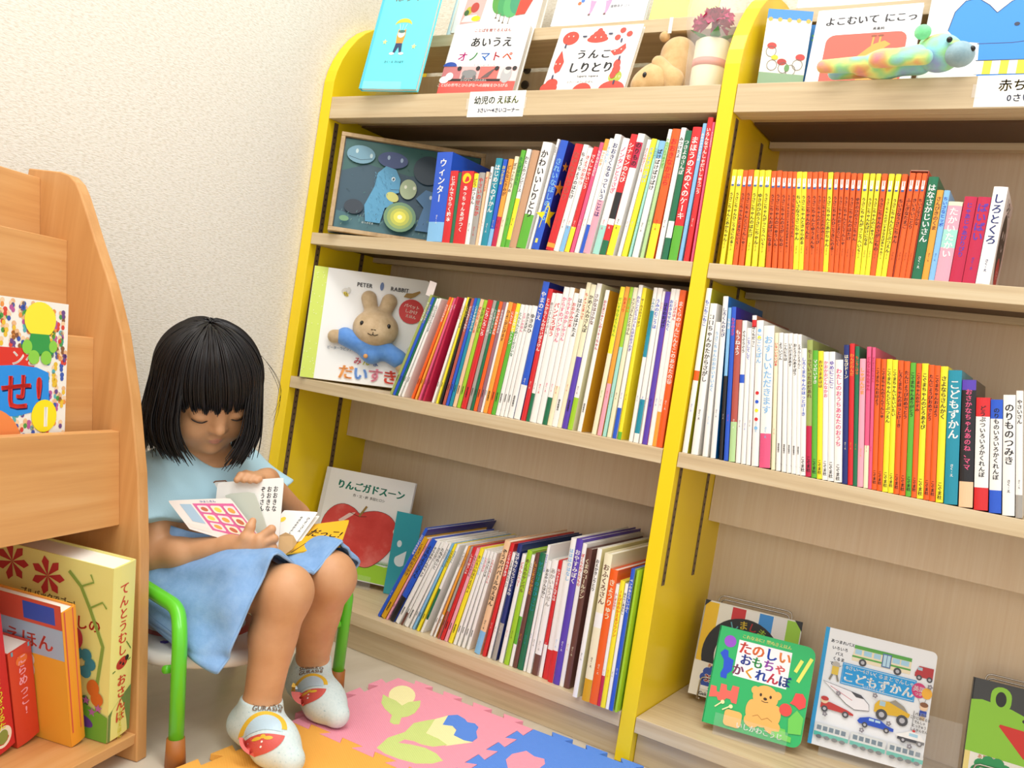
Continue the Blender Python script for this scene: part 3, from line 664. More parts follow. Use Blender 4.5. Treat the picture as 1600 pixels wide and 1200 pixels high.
def d_aiue(k, w, h):
    k.text('ことばを育てるえほん', w*.52, h*.93, .0085, 'c0504a'); k.text('あいうえ', w*.55, h*.79, .024, '1a1a1c', gap=1.02)
    k.text('オノマトペ', w*.52, h*.62, .023, 0, gap=1.12, cols=['d01f8a', '3f9a48', '2a7fd8', 'c8283e', 'e05a2e']); k.text('作・文 さいはて 絵 さいはて', w*.55, h*.515, .004, '8a8a8a')
    for i, c in enumerate(('c8787a', 'f3b3b0', 'ee7168', 'f8d2d0')): k.rect(w*.25*i, h*.33, w*.25*(i+1), h*.50, c)
    k.rect(0, 0, w, h*.33, 'ea5a50'); k.rect(w*.1, h*.325, w*.8, h*.355, '2a2426'); k.text('ひろげることばのえほん', w*.45, h*.34, .0055, 'f4f0ea'); k.text('ことばの世界とひらがなへの興味をひろげる', w*.45, h*.28, .0082, 'fbf5ef')
    k.ell(w*.37, h*.41, .017, .010, '8b8b8b'); k.ell(w*.31, h*.42, .007, .007, '8b8b8b'); k.ell(w*.45, h*.37, .004, .005, '6b6b6b'); k.ell(w*.30, h*.37, .004, .005, '6b6b6b')
    k.poly([(w*.53, h*.36), (w*.60, h*.42), (w*.66, h*.46), (w*.71, h*.485), (w*.67, h*.43), (w*.63, h*.37)], '6b5a58'); k.ell(w*.86, h*.40, .012, .018, 'b8b8b8'); k.ell(w*.86, h*.455, .007, .008, 'd8d2cc'); k.ell(w*.87, h*.475, .007, .004, '4a4648')
    k.ell(w*.08, h*.50, .016, .010, '2f4fa8', n=14, a0=0, a1=math.pi); k.ell(w*.11, h*.38, .009, .009, 'fbf8f4'); k.ell(w*.05, h*.34, .011, .008, 'fbf8f4')
    for x in (.22, .47, .72, .95): k.ell(w*x, h*.475, .005, .005, '2a2426')
disp('display_book', (.2498, .0345, 1.1122), 5.5, 12.9, .173, .192, .018, 'f8f6f2', d_aiue, 'white picture book with a red paper band standing above the handwritten sign')
def d_unko(k, w, h):
    k.text('うんこ', w*.52, h*.64, .022, '1a1a1c', gap=1.15, bold=.035); k.text('しりとり', w*.52, h*.47, .024, '1a1a1c', gap=.98, bold=.035); k.text('tupera tupera', w*.52, h*.36, .007, '4a4644')
    k.text('0さい～4さいえほん', w*.45, h*.285, .006, 'a8a49c'); k.ell(w*.85, h*.34, .013, .013, 'aab436'); k.text('しりとり', w*.85, h*.34, .006, 'f2eec8')
    k.ell(w*.16, h*.86, .017, .015, RED)
    for q, (r, z) in enumerate(((.022, .83), (.018, .865), (.012, .90), (.006, .93))): k.ell(w*.5, h*z, r, .0075, RED)
    for x, z in ((.78, .93), (.87, .88), (.74, .84)): k.ell(w*x, h*z, .006, .006, RED)
    k.poly([(w*.70, h*.67), (w*.78, h*.69), (w*.86, h*.76), (w*.88, h*.70), (w*.84, h*.63), (w*.76, h*.61)], RED)
    k.poly([(w*.10, h*.70), (w*.17, h*.55), (w*.15, h*.43), (w*.10, h*.40), (w*.06, h*.47), (w*.06, h*.56)], RED)
    k.ell(w*.83, h*.50, .007, .010, RED); k.ell(w*.84, h*.43, .008, .010, RED); k.ell(w*.82, h*.37, .006, .009, RED)
    k.ell(w*.1, h*.27, .013, .010, RED); k.ell(w*.08, h*.21, .018, .012, RED); k.ell(w*.5, h*.16, .02, .018, RED); k.ell(w*.85, h*.18, .026, .018, RED)
    for x, z in ((.13, .88), (.19, .88), (.47, .85), (.54, .85), (.08, .52), (.13, .52), (.76, .66), (.83, .68)): k.ell(w*x, h*z, .0014, .0018, 'f6d8cc', n=8)
    for x, z, a in ((.33, .87, 0), (.64, .89, 0), (.80, .80, -1.57), (.84, .575, -1.57), (.86, .27, -1.57), (.13, .745, 1.57), (.09, .345, 1.57)):
        c, s = math.cos(a)*.0035, math.sin(a)*.0035
        k.poly([(w*x-c-s*.5, h*z-s+c*.5), (w*x+c-s*.5, h*z+s+c*.5), (w*x+c*2, h*z+s*2), (w*x+c+s*.5, h*z+s-c*.5), (w*x-c+s*.5, h*z-s-c*.5)], '2a3050')
disp('display_book', (.5051, .0240, 1.1125), 1, 16.2, .170, .168, .010, 'f9f7f3', d_unko, 'white picture book with red blob drawings around a big black title', roll=-.3, back='e9e2d2')
def d_giraffe(k, w, h):
    k.text('よこむいて にこっ', w*.53, h*.87, .0175, '3a3636', gap=1.0, sx=.95, bold=.035); k.text('高畠純', w*.62, h*.765, .006, '6a6664')
    k.rrect(w*.13, -.0+h*.16, w*.90, h*.72, .014, 'ea5a46')
    k.poly([(w*.20, h*.36), (w*.22, h*.40), (w*.45, h*.47), (w*.55, h*.56), (w*.60, h*.60), (w*.70, h*.63), (w*.76, h*.59), (w*.70, h*.55), (w*.86, h*.50), (w*.88, h*.17), (w*.55, h*.17), (w*.40, h*.33), (w*.26, h*.34)], 'f2a03c')
    for x in (.585, .65): k.line([(w*x, h*.58), (w*x+.001, h*.68)], .0028, 'f2a03c'); k.ell(w*x+.001, h*.685, .0045, .002, '8a4a22')
    k.line([(w*.42, h*.33), (w*.54, h*.37), (w*.58, h*.47)], .0011, '9a5a22'); k.ell(w*.62, h*.43, .002, .0026, '3a2a1a'); k.ell(w*.72, h*.36, .0025, .002, '9a5a22'); k.ell(w*.70, h*.45, .002, .0016, '9a5a22'); k.ell(w*.24, h*.375, .0014, .001, '3a2a1a')
disp('display_book', (.990, .044, 1.1105), 2, 14, .1585, .173, .008, 'f8f7f8', d_giraffe, 'white picture book with an orange giraffe on a red square', roll=1.5)
def d_eleph(k, w, h):
    BL = '1a86e8'; DK = '14305c'
    k.text('ぞうちゃんの いやいや', w*.585, h*.90, .0182, '2e2a30', gap=1.0); k.text('三浦太郎', w*.235, h*.80, .0085, '4a464c')
    k.poly([(w*.13, h*.52), (w*.15, h*.66), (w*.20, h*.74), (w*.27, h*.755), (w*.34, h*.70), (w*.39, h*.64), (w*.46, h*.72), (w*.55, h*.77), (w*.64, h*.75), (w*.70, h*.68), (w*.80, h*.50), (w*.70, h*.44), (w*.40, h*.42), (w*.33, h*.42), (w*.2, h*.44)], BL)
    k.poly([(w*.32, h*.42), (w*.69, h*.44), (w*.70, h*.30), (w*.68, h*.18), (w*.34, h*.18)], BL); k.line([(w*.31, h*.415), (w*.50, h*.415), (w*.69, h*.44)], .0013, DK)
    k.line([(w*.39, h*.64), (w*.46, h*.72), (w*.55, h*.77), (w*.64, h*.75)], .0012, DK); k.line([(w*.13, h*.52), (w*.15, h*.66), (w*.20, h*.74), (w*.27, h*.755), (w*.34, h*.70), (w*.39, h*.64)], .0012, DK)
    k.ell(w*.80, h*.70, .032, .030, BL, rot=-.6); k.line([(w*.66, h*.74), (w*.69, h*.64), (w*.73, h*.57), (w*.79, h*.56)], .0013, DK); k.ell(w*.51, h*.55, .0038, .0032, '12203a')
    k.poly([(w*.70, h*.44), (w*.77, h*.44), (w*.80, h*.36), (w*.79, h*.29), (w*.71, h*.27)], BL); k.line([(w*.70, h*.44), (w*.71, h*.27), (w*.79, h*.29), (w*.80, h*.37), (w*.77, h*.45)], .0012, DK)
    for i in range(8): k.rect(w*(.32+.046*i), h*.19, w*(.32+.046*(i+1)), h*.29, ('f6f4f0', 'f7dc1c')[i % 2])
    k.line([(w*.32, h*.29), (w*.69, h*.29)], .0013, DK)
disp('display_book', (1.157, .044, 1.1115), 2, 11.8, .24, .225, .012, 'f2f8fa', d_eleph, 'large white picture book with a bright blue elephant, above the child age sign')
def d_card(k, w, h):
    k.rect(0, h*.90, w, h, '4a92d8')
    for i in range(5): k.star(w*(.08+.21*i), h*.895, .0042, 'e8b64a', n=8, q=.7)
    for x, z, c in ((.20, .62, 'c8413a'), (.47, .46, 'b8392e'), (.86, .52, 'c8413a')): k.ell(w*x, h*z, .0075, .0055, c)
    for x, z in ((.20, .56), (.26, .42), (.52, .40), (.82, .44), (.68, .38)):
        k.line([(w*x+.008*math.cos(a), h*z+.009*math.sin(a)) for a in np.linspace(0, 6.28, 13)], .0009, '6b645a')
    k.ell(w*.30, h*.50, .0055, .004, 'f3d22c'); k.ell(w*.6, h*.40, .004, .006, '6a9a58'); k.rect(0, 0, w, h*.34, '8fae88')
disp('greeting_card', (.9149, .0395, 1.11), 20, 5, .072, .165, .0012, 'efe8da', d_card, 'cream greeting card with a blue top edge beside the yellow divider', 'card', pages=False)
def d_bluecard(k, w, h):
    for a in range(7): k.line([(w*.55, h*.83), (w*.55+.014*math.cos(a*.9), h*.83+.010*math.sin(a*.9)+.003)], .003, '63c06a')
    k.line([(w*.55, h*.83), (w*.6, h*.55)], .003, '4aa060'); k.ell(w*.7, h*.3, .012, .02, '6fc0e0')
disp('blue_card', (.962, .080, 1.11), 4, 5, .052, .15, .0012, '3f8fdc', d_bluecard, 'blue card with a green palm tree, half hidden behind the cream card', 'card', pages=False)
# upper tier on the display rail
def d_cater(k, w, h):
    k.poly([(.018, h*.08), (.067, h*.10), (.072, h*.42), (.022, h*.42)], 'f3b7b0'); k.text('全ページとびだす!', .045, h*.36, .0065, 'a03028', sx=.9)
    k.poly([(.02, h*.10), (.058, h*.10), (.055, h*.17), (.026, h*.16)], 'f3efe8'); k.ell(.033, h*.21, .008, .010, 'c8b83a'); k.ell(.046, h*.24, .010, .012, 'c84a42'); k.ell(.028, h*.19, .006, .007, '4a6a3a'); k.ell(.055, h*.13, .011, .0065, 'fbe42c')
    for x, z, r, c in ((.108, .30, .022, '5aa046'), (.122, .27, .021, '47a060'), (.137, .26, .022, '58b06a'), (.150, .28, .020, '3f9a70')): k.ell(x, h*z, r, r*1.5, c)
    for x, z in ((.104, .12), (.114, .09), (.124, .07), (.137, .055)): k.line([(x, h*(z+.08)), (x, h*z)], .0014, '8a7a66'); k.poly([(x-.003, h*z), (x+.003, h*z), (x, h*z+.005)], '6a5a4a')
    k.poly([(.150, h*.14), (.172, h*.15), (.184, h*.30), (.178, h*.45), (.156, h*.45)], 'cf4530'); k.ell(.163, h*.38, .0055, .010, 'f0dc3c'); k.ell(.163, h*.38, .003, .007, '5a8a3a'); k.ell(.175, h*.385, .005, .009, 'f0dc3c'); k.ell(.1755, h*.385, .0028, .006, '5a8a3a')
disp('display_book', (.200, .117, 1.3022), 3.6, 11.6, .205, .24, .022, 'f9f7f4', d_cater, 'white picture book with a green and red caterpillar, on the upper rail')
def d_horse(k, w, h):
    for x in (.075, .108): k.poly([(x, h*.24), (x+.014, h*.24), (x+.009, h*.13), (x+.006, h*.10), (x+.002, h*.10), (x+.003, h*.14)], 'e89ac0'); k.rect(x+.001, h*.085, x+.006, h*.105, '7a5a5a')
    k.ell(.098, h*.27, .03, .012, 'f3eef2')
    for i in range(5): k.ell(.052+.006*i, h*(.21+.025*i), .004, .004, ('e0703a', '4a7ac8')[i % 2])
    k.text('佐野洋子 さく', .142, h*.165, .0065, '8a8a8e'); k.line([(.125, h*.28), (.125, h*.15)], .0006, '8a8a8e')
disp('display_book', (.448, .118, 1.3002), 2.8, 13, .197, .23, .010, 'f3f4f8', d_horse, 'white picture book with pink striped legs, on the upper rail')
disp('display_book', (.152, .160, 1.2992), 3, 12, .06, .22, .006, 'bfe0ea', lambda k, w, h: (k.rect(.006, .03, w, h, 'f2ecdc'), k.ell(.030, h*.30, .010, .009, 'a87848'), k.ell(.041, h*.30, .006, .007, 'a87848'), k.line([(.024, h*.27), (.024, h*.21)], .004, 'a87848'), k.line([(.037, h*.27), (.037, h*.21)], .004, 'a87848')), 'pale blue edged picture book with a small brown animal, behind the caterpillar book')
disp('green_folder', (.655, .128, 1.2990), 3, 14, .13, .2, .004, 'b2e02c', None, 'bright lime green folder on the upper rail above the plush rabbit', 'folder', pages=False)
disp('display_book', (.935, .118, 1.3002), 2, 14, .182, .2, .010, 'fbf4f4', lambda k, w, h: k.rrect(.012, .014, w-.004, h-.01, .008, 'd85ab8'), 'white and pink picture book on the upper rail above the giraffe book')
# signs taped to the shelf fronts
def sign(x, w, z0, h, draw, label):
    M = Matrix.Translation((x, -.0006, z0)); b = MB(); b.box((0, 0, 0), (w, .0005, h), mat('f4f3ef', .5)); k = Ink(b, lambda u, z, d: (u, -d, z)); draw(k, w, h)
    tp = MB(); o = b.build('paper_sign', M=M)
    for q in (-.004, w-.010):
        t = MB(); t.box((q, -.0016, h*.3), (q+.014, -.0012, h*.72), FILM); t.build('tape', o, local=True)
    return tag(o, label, 'sign')
def d_s1(k, w, h):
    k.text('幼児の', w*.29, h*.66, .0165, '2f6a3e', bold=.006); k.text('えほん', w*.70, h*.66, .0165, '8a9a2c'); k.text('3さい～4さいコーナー', w*.56, h*.26, .0095, '4a5aa0')
sign(.3655, .128, Z1-.0485, .049, d_s1, 'handwritten white paper sign with green lettering on the shelf edge')
sign(1.2475, .128, Z1-.0445, .0445, lambda k, w, h: (k.text('赤ちゃんの', w*.56, h*.68, .0175, 'e6c23a', bold=.004), k.text('0さい～3さい', w*.60, h*.28, .0120, '8a90a8')), 'handwritten white paper sign with yellow lettering under the elephant book')
# framed picture
def d_frame(k, w, h):
    f = .011; k.rect(f, f, w-f, h-f, '2d4c5c')
    k.poly([(f, h*.62), (w*.2, h*.72), (w*.5, h*.66), (w*.8, h*.76), (w-f, h*.70), (w-f, h-f), (f, h-f)], '2f5f5a')
    k.poly([(f, f), (w-f, f), (w-f, h*.2), (w*.6, h*.24), (w*.3, h*.17), (f, h*.22)], '3d6a72')
    rr = random.Random(3)
    for i in range(90):
        x, z = rr.uniform(.02, w-.02), rr.uniform(.02, h-.02); k.line([(x, z), (x+.004, z+rr.uniform(-.003, .003))], .0008, rr.choice(['22403f', '3f7a70', '48707c', '25404c']))
    k.ell(w*.15, h*.80, .030, .020, '6f9aac'); k.ell(w*.12, h*.83, .003, .005, 'b8cfd0'); k.ell(w*.22, h*.80, .003, .005, 'b8cfd0'); k.line([(w*.07, h*.77), (w*.15, h*.745), (w*.23, h*.77)], .001, '2a4450')
    k.ell(w*.37, h*.79, .032, .018, '3a4a78'); k.ell(w*.34, h*.81, .003, .005, '9ab0c8'); k.ell(w*.43, h*.80, .003, .005, '9ab0c8')
    k.ell(w*.62, h*.74, .032, .032, '2b3c48')
    k.poly([(w*.24, h*.14), (w*.22, h*.30), (w*.27, h*.50), (w*.28, h*.64), (w*.33, h*.72), (w*.40, h*.70), (w*.44, h*.60), (w*.44, h*.47), (w*.38, h*.44), (w*.42, h*.34), (w*.36, h*.30), (w*.34, h*.14)], '4f97bc')
    k.ell(w*.39, h*.60, .004, .005, 'd8e6e8'); k.ell(w*.392, h*.60, .0018, .0026, '20303c'); k.line([(w*.44, h*.50), (w*.38, h*.49)], .001, '24465c')
    k.ell(w*.40, h*.42, .014, .010, 'c9c870', rot=-.4); k.ell(w*.50, h*.52, .018, .022, 'a8b890'); k.ell(w*.48, h*.54, .003, .004, 'e6ead0'); k.ell(w*.54, h*.54, .003, .004, 'e6ead0')
    k.poly([(w*.56, h*.44), (w*.62, h*.54), (w*.70, h*.52), (w*.74, h*.40), (w*.74, h*.12), (w*.58, h*.12), (w*.62, h*.36)], '4a78a0'); k.ell(w*.66, h*.47, .003, .0045, 'd8e6e8')
    k.ell(w*.15, h*.27, .020, .016, '26323e')
    for i in range(80):
        x, z = w*(.25+.14*rr.random()), h*(.17+.50*rr.random()); k.line([(x, z), (x+.002, z-.0035)], .0007, rr.choice(['3a7898', '68aece']))
    for i in range(70):
        x, z = w*(.05+.88*rr.random()), h*(.06+.15*rr.random()); k.line([(x, z), (x+.0015, z+.004)], .0009, rr.choice(['5a8a8a', '2a4a58', '789a80']))
    for r, c in ((.034, '6a8f6a'), (.027, '93a85a'), (.020, 'bdc04c'), (.013, 'e2dc50'), (.005, 'fbf6c0')): k.ell(w*.47, h*.22, r, r*.95, c)
    k.ell(w*.10, h*.13, .010, .006, '6f9a70'); k.text('おつきさま', w*.26, h*.115, .005, 'cfdcd8')
fo = Vector((.0594, -.014, Z2+.004)); fr = disp('framed_picture', fo, 37, 9, .31, .2176, .016, '24404c', None, 'wooden framed dark teal picture of blue creatures around a glowing light', 'picture', roll=1.0, pages=False)
I = MB(); kk = Ink(I, lambda x, z, d: (x, -.0005-d, z)); d_frame(kk, .31, .2176); I.build('picture_print', fr, local=True)
FW = wood('pale_frame_wood', (50, 50, 50), 'a08258', 'b89a6e', 'c4a880')
for a, c in (((0, 0), (.31, .009)), ((0, .2086), (.31, .2176)), ((0, .009), (.009, .2086)), ((.301, .009), (.31, .2086))):
    I = MB(); I.box((a[0], -.008, a[1]), (c[0], .002, c[1]), FW); I.build('frame_rail', fr, local=True, bevel=.001)
# rabbit puppet book
def d_peter(k, w, h):
    k.rect(0, 0, w*.115, h, 'd4e464')
    rr = random.Random(5)
    for i in range(36): k.ell(rr.uniform(.002, w*.11), rr.uniform(.005, h-.005), .0011, .0011, 'eef4b8', n=6)
    k.text('PETER', w*.44, h*.885, .0125, '3a3a40', sx=.9); k.text('RABBIT', w*.74, h*.885, .0125, '3a3a40', sx=.9); k.ell(w*.585, h*.892, .004, .009, '6a80b0')
    for x, z in ((.29, .78), (.90, .33)):
        k.ell(w*x-.004, h*z+.008, .007, .004, 'dcd8d0', rot=.7); k.ell(w*x+.005, h*z+.009, .004, .007, 'dcd8d0'); k.ell(w*x, h*z, .0065, .004, 'e0c83c', rot=-.6)
        for q in (-.003, .001): k.line([(w*x+q, h*z+.003), (w*x+q+.002, h*z-.004)], .0015, '3a3026')
    k.ell(w*.86, h*.70, .027, .027, 'd42a24')
    k.text('パペット', w*.86, h*.745, .0095, 'fbe9dc', rot=-.12, sx=.9); k.text('しかけ', w*.86, h*.70, .0095, 'fbe9dc', rot=-.12); k.text('えほん', w*.86, h*.655, .008, 'fbe9dc', rot=-.12)
    k.poly([(w*.78, h*.825), (w*.80, h*.86), (w*.85, h*.865), (w*.91, h*.895), (w*.92, h*.88), (w*.88, h*.84), (w*.84, h*.815)], 'a8823c')
    k.text('ピーターラビット', w*.30, h*.29, .0075, '9aa8b8', sx=.9); k.text('みんな', w*.54, h*.20, .017, 0, gap=1.1, cols=['d8596a', 'cfd24a', '6a8ed0'])
    k.text('だいすき', w*.56, h*.09, .033, 0, gap=.95, bold=.035, cols=['efa052', '6f9ade', 'e88a9e', 'e0452e'])
pb = disp('puppet_book', (.037, -.010, Z3+.003), 38, 8.1, .2526, .243, .012, 'f5f4f1', d_peter, 'square white board book with a plush rabbit puppet fixed on its cover', roll=1.4, rr=.012)
FUR = None
def plush_mat(name, c0, c1):
    m, t, b = nt(name); f = noise(t, coords(t, (1, 1, 1)), 60, 5)
    t.links.new(ramp(t, f, [(.35, c0), (.65, c1)]), b.inputs['Base Color']); b.inputs['Roughness'].default_value = .95; b.inputs['Sheen Weight'].default_value = .4; b.inputs['Specular IOR Level'].default_value = .1
    g = noise(t, coords(t, (1, 1, 1)), 500, 3); bump(t, b, g, .4, .001); return m
FUR = plush_mat('beige_plush', 'bda27e', 'cdb491'); FUR2 = plush_mat('tan_plush', 'd2ac76', 'e0bd88'); FELT = plush_mat('blue_felt', '5c8fd8', '6d9fe4')
# ---------------------------------------------------------------- smooth solid shapes from blended distances
def cap(P, a, b, ra, rb=None):
    rb = ra if rb is None else rb; a = np.array(a, np.float32); b = np.array(b, np.float32); d = b-a; q = P-a
    t = np.clip((q @ d)/max(float(d @ d), 1e-9), 0, 1); return np.sqrt(((q-t[:, None]*d)**2).sum(1))-(ra+(rb-ra)*t)
def ell(P, c, r, Rm=None):
    q = P-np.array(c, np.float32)
    if Rm is not None: q = q @ np.array(Rm, np.float32)
    r = np.array(r, np.float32); k0 = np.sqrt(((q/r)**2).sum(1)); k1 = np.sqrt(((q/(r*r))**2).sum(1)); return k0*(k0-1)/np.maximum(k1, 1e-9)
def smin(a, b, k):
    h = np.maximum(k-np.abs(a-b), 0)/k; return np.minimum(a, b)-h*h*k*.25
def smax(a, b, k): return -smin(-a, -b, k)
def surf(fn, lo, hi, h):
    """surface nets of fn(P)=0 in the box lo..hi; returns verts, quads"""
    lo = np.array(lo, float); hi = np.array(hi, float); n = np.ceil((hi-lo)/h).astype(int)+1; B = 8
    nb = (n+B-1)//B; c = np.stack(np.meshgrid(*[np.arange(k) for k in nb], indexing='ij'), -1).reshape(-1, 3)
    ctr = (lo+(c*B+B/2)*h).astype(np.float32); d = fn(ctr); near = np.abs(d) < B*h*.5*1.75*1.4+.004
    F = np.full(nb*B, 1.0, np.float32)
    for (i, j, k), dd in zip(c[~near], d[~near]): F[i*B:i*B+B, j*B:j*B+B, k*B:k*B+B] = dd
    off = np.stack(np.meshgrid(*[np.arange(B)]*3, indexing='ij'), -1).reshape(-1, 3); cn = c[near]
    for s in range(0, len(cn), 300):
        q = (cn[s:s+300, None, :]*B+off[None]).reshape(-1, 3); F[q[:, 0], q[:, 1], q[:, 2]] = fn((lo+q*h).astype(np.float32))
    s = F < 0; X, Y, Z = F.shape
    cor = [s[i:X-1+i, j:Y-1+j, k:Z-1+k] for i in (0, 1) for j in (0, 1) for k in (0, 1)]; sm = sum(x.astype(np.int8) for x in cor)
    act = (sm > 0) & (sm < 8); ids = np.argwhere(act); idx = np.full(act.shape, -1, np.int64); idx[act] = np.arange(len(ids))
    acc = np.zeros((len(ids), 3)); cnt = np.zeros(len(ids)); O = [(i, j, k) for i in (0, 1) for j in (0, 1) for k in (0, 1)]
    val = [F[ids[:, 0]+o[0], ids[:, 1]+o[1], ids[:, 2]+o[2]] for o in O]
    for a in range(8):
        for bq in range(a+1, 8):
            if sum(abs(x-y) for x, y in zip(O[a], O[bq])) != 1: continue
            m = (val[a] < 0) != (val[bq] < 0); t = val[a]/np.where(m, val[a]-val[bq], 1)
            p = np.array(O[a])+t[:, None]*(np.array(O[bq])-np.array(O[a])); acc[m] += p[m]; cnt[m] += 1
    V = lo+(ids+acc/cnt[:, None])*h; Q = []
    for ax in range(3):
        u, w = [(1, 2), (2, 0), (0, 1)][ax]; sl = [slice(1, None)]*3; sl[ax] = slice(0, -1); s0 = s[tuple(slice(0, -1) if q == ax else slice(None) for q in range(3))]; s1 = s[tuple(slice(1, None) if q == ax else slice(None) for q in range(3))]
        E = np.argwhere(s0 != s1); E = E[(E[:, u] > 0) & (E[:, w] > 0) & (E[:, u] < F.shape[u]-1) & (E[:, w] < F.shape[w]-1)]
        inside = s0[E[:, 0], E[:, 1], E[:, 2]]
        du = np.zeros(3, int); du[u] = 1; dw = np.zeros(3, int); dw[w] = 1
        g = lambda e: idx[e[:, 0], e[:, 1], e[:, 2]]
        q = np.stack([g(E-du-dw), g(E-dw), g(E), g(E-du)], 1); q[~inside] = q[~inside][:, ::-1]; Q.append(q)
    Q = np.concatenate(Q); Q = Q[(Q >= 0).all(1)]; return V, Q
def solid(name, fn, lo, hi, h, m, parent, smooth_it=2, color=None):
    V, Q = surf(fn, lo, hi, h)
    if parent is not None:
        I = np.array(parent.matrix_world.inverted()); Vl = V @ I[:3, :3].T+I[:3, 3]
    else: Vl = V
    me = bpy.data.meshes.new(name); me.from_pydata(Vl.tolist(), [], Q.tolist())
    ms = m if isinstance(m, list) else [m]; [me.materials.append(x) for x in ms]
    if color is not None: me.polygons.foreach_set('material_index', color(V[Q].mean(1)).astype(np.int32))
    me.polygons.foreach_set('use_smooth', [True]*len(Q)); me.update()
    o = bpy.data.objects.new(name, me); COL.objects.link(o); o.parent = parent
    if smooth_it:
        s = o.modifiers.new('s', 'SMOOTH'); s.factor = .5; s.iterations = smooth_it
    return o
def hull(P, prims, k=.01):
    d = None
    for p in prims:
        kk = k
        if p[0] == 'c': e = cap(P, *p[1:])
        elif p[0] == 'e': e = ell(P, p[1], p[2], p[3] if len(p) > 3 else None)
        d = e if d is None else smin(d, e, kk)
    return d
def frame_fn(M): # local (x,y,z) of an object -> world tuple
    return lambda x, y, z: tuple(M @ Vector((x, y, z)))
# puppet on the rabbit book (cover local frame: x across, -y out of the cover, z up)
def puppet():
    T = np.array(pb.matrix_world.inverted()); A, t = T[:3, :3].astype(np.float32), T[:3, 3].astype(np.float32)
    w, h = .2526, .243
    def loc(f): return lambda P: f(P @ A.T+t)
    c = pb.matrix_world @ Vector((w*.55, 0, h*.55)); lo, hi = np.array(c)-.12, np.array(c)+.12
    head = loc(lambda q: smin(hull(q, [('e', (w*.58, -.018, h*.495), (.049, .028, .041)), ('e', (w*.575, -.034, h*.435), (.025, .018, .021))], .02), hull(q, [('c', (w*.535, -.010, h*.62), (w*.49, -.007, h*.765), .014, .017), ('c', (w*.625, -.010, h*.62), (w*.665, -.007, h*.76), .014, .017)], .004), .012))
    solid('puppet_head', head, lo, hi, .0022, FUR, pb)
    jac = loc(lambda q: hull(q, [('c', (w*.57, -.008, h*.33), (w*.575, -.012, h*.27), .034, .022), ('c', (w*.50, -.010, h*.33), (w*.335, -.012, h*.395), .019, .020), ('c', (w*.66, -.010, h*.33), (w*.80, -.012, h*.255), .020, .020)], .016))
    solid('puppet_jacket', jac, lo, hi, .0022, FELT, pb)
    for a, e in (((w*.30, -.013, h*.395), (w*.245, -.013, h*.385)), ((w*.815, -.012, h*.24), (w*.845, -.012, h*.185))):
        solid('puppet_paw', loc(lambda q, a=a, e=e: hull(q, [('c', a, e, .0135, .0145)])), lo, hi, .0025, FUR, pb)
    m = MB(); BLK = mat('17120f', .15)
    for x in (.465, .69): m.ball((w*x, -.0415, h*.515), (.0042, .0035, .0052), BLK)
    e = m.build('puppet_eye', pb, local=True, smooth=True)
    m = MB(); m.tube([(w*.57-.005, -.0550, h*.460), (w*.57, -.0530, h*.462), (w*.57+.005, -.0550, h*.460)], .0008, BLK, 6); m.tube([(w*.57, -.0560, h*.440), (w*.57, -.0552, h*.420)], .0008, BLK, 6); m.tube([(w*.57-.011, -.0525, h*.425), (w*.57-.004, -.0545, h*.412), (w*.57, -.0552, h*.418), (w*.57+.004, -.0545, h*.412), (w*.57+.011, -.0525, h*.425)], .0008, BLK, 6); m.build('puppet_mouth', pb, local=True)
    m = MB(); m.ball((w*.53, -.033, h*.235), (.005, .003, .005), mat('d89a5a', .5)); m.build('puppet_button', pb, local=True, smooth=True)
    # crinkled clear film stretched over the puppet face
puppet()
# plush toys on the top shelf
def plush_rabbit():
    r = empty('plush_rabbit', (.735, .07, Z1-.024)); tag(r, 'tan floppy plush rabbit lying face out beside the wrapped flower', 'plush toy')
    lo, hi = (.66, -.01, 1.10), (.84, .16, 1.30)
    solid('body', lambda P: hull(P, [('c', (0.7360, 0.1140, 1.1540), (0.7300, 0.1240, 1.2310), .040, .033), ('e', (0.7360, 0.1240, 1.1790), (.042, .036, .05))], .02), lo, hi, .003, FUR2, r)
    solid('head', lambda P: hull(P, [('e', (0.7270, 0.0630, 1.1590), (.042, .038, .036)), ('e', (0.7000, 0.0560, 1.1490), (.018, .022, .018))], .02), lo, hi, .003, FUR2, r)
    solid('ear', lambda P: hull(P, [('c', (0.7300, 0.0460, 1.1890), (0.7630, 0.0460, 1.1590), .013, .016), ('c', (0.7630, 0.0460, 1.1590), (0.7660, 0.0460, 1.1290), .016, .012)], .01), lo, hi, .003, FUR2, r)
    solid('tail', lambda P: hull(P, [('e', (0.7060, 0.1040, 1.2590), (.010, .010, .010))]), lo, hi, .003, FUR2, r)
    m = MB(); m.ball((0.7160, 0.0260, 1.1620), (.004, .003, .005), mat('17120f', .15)); m.build('eye', r, smooth=True)
    m = MB(); m.box((.714, .096, 1.262), (.721, .0972, 1.291), mat('e8e6e0', .6)); m.build('tag', r)
plush_rabbit()
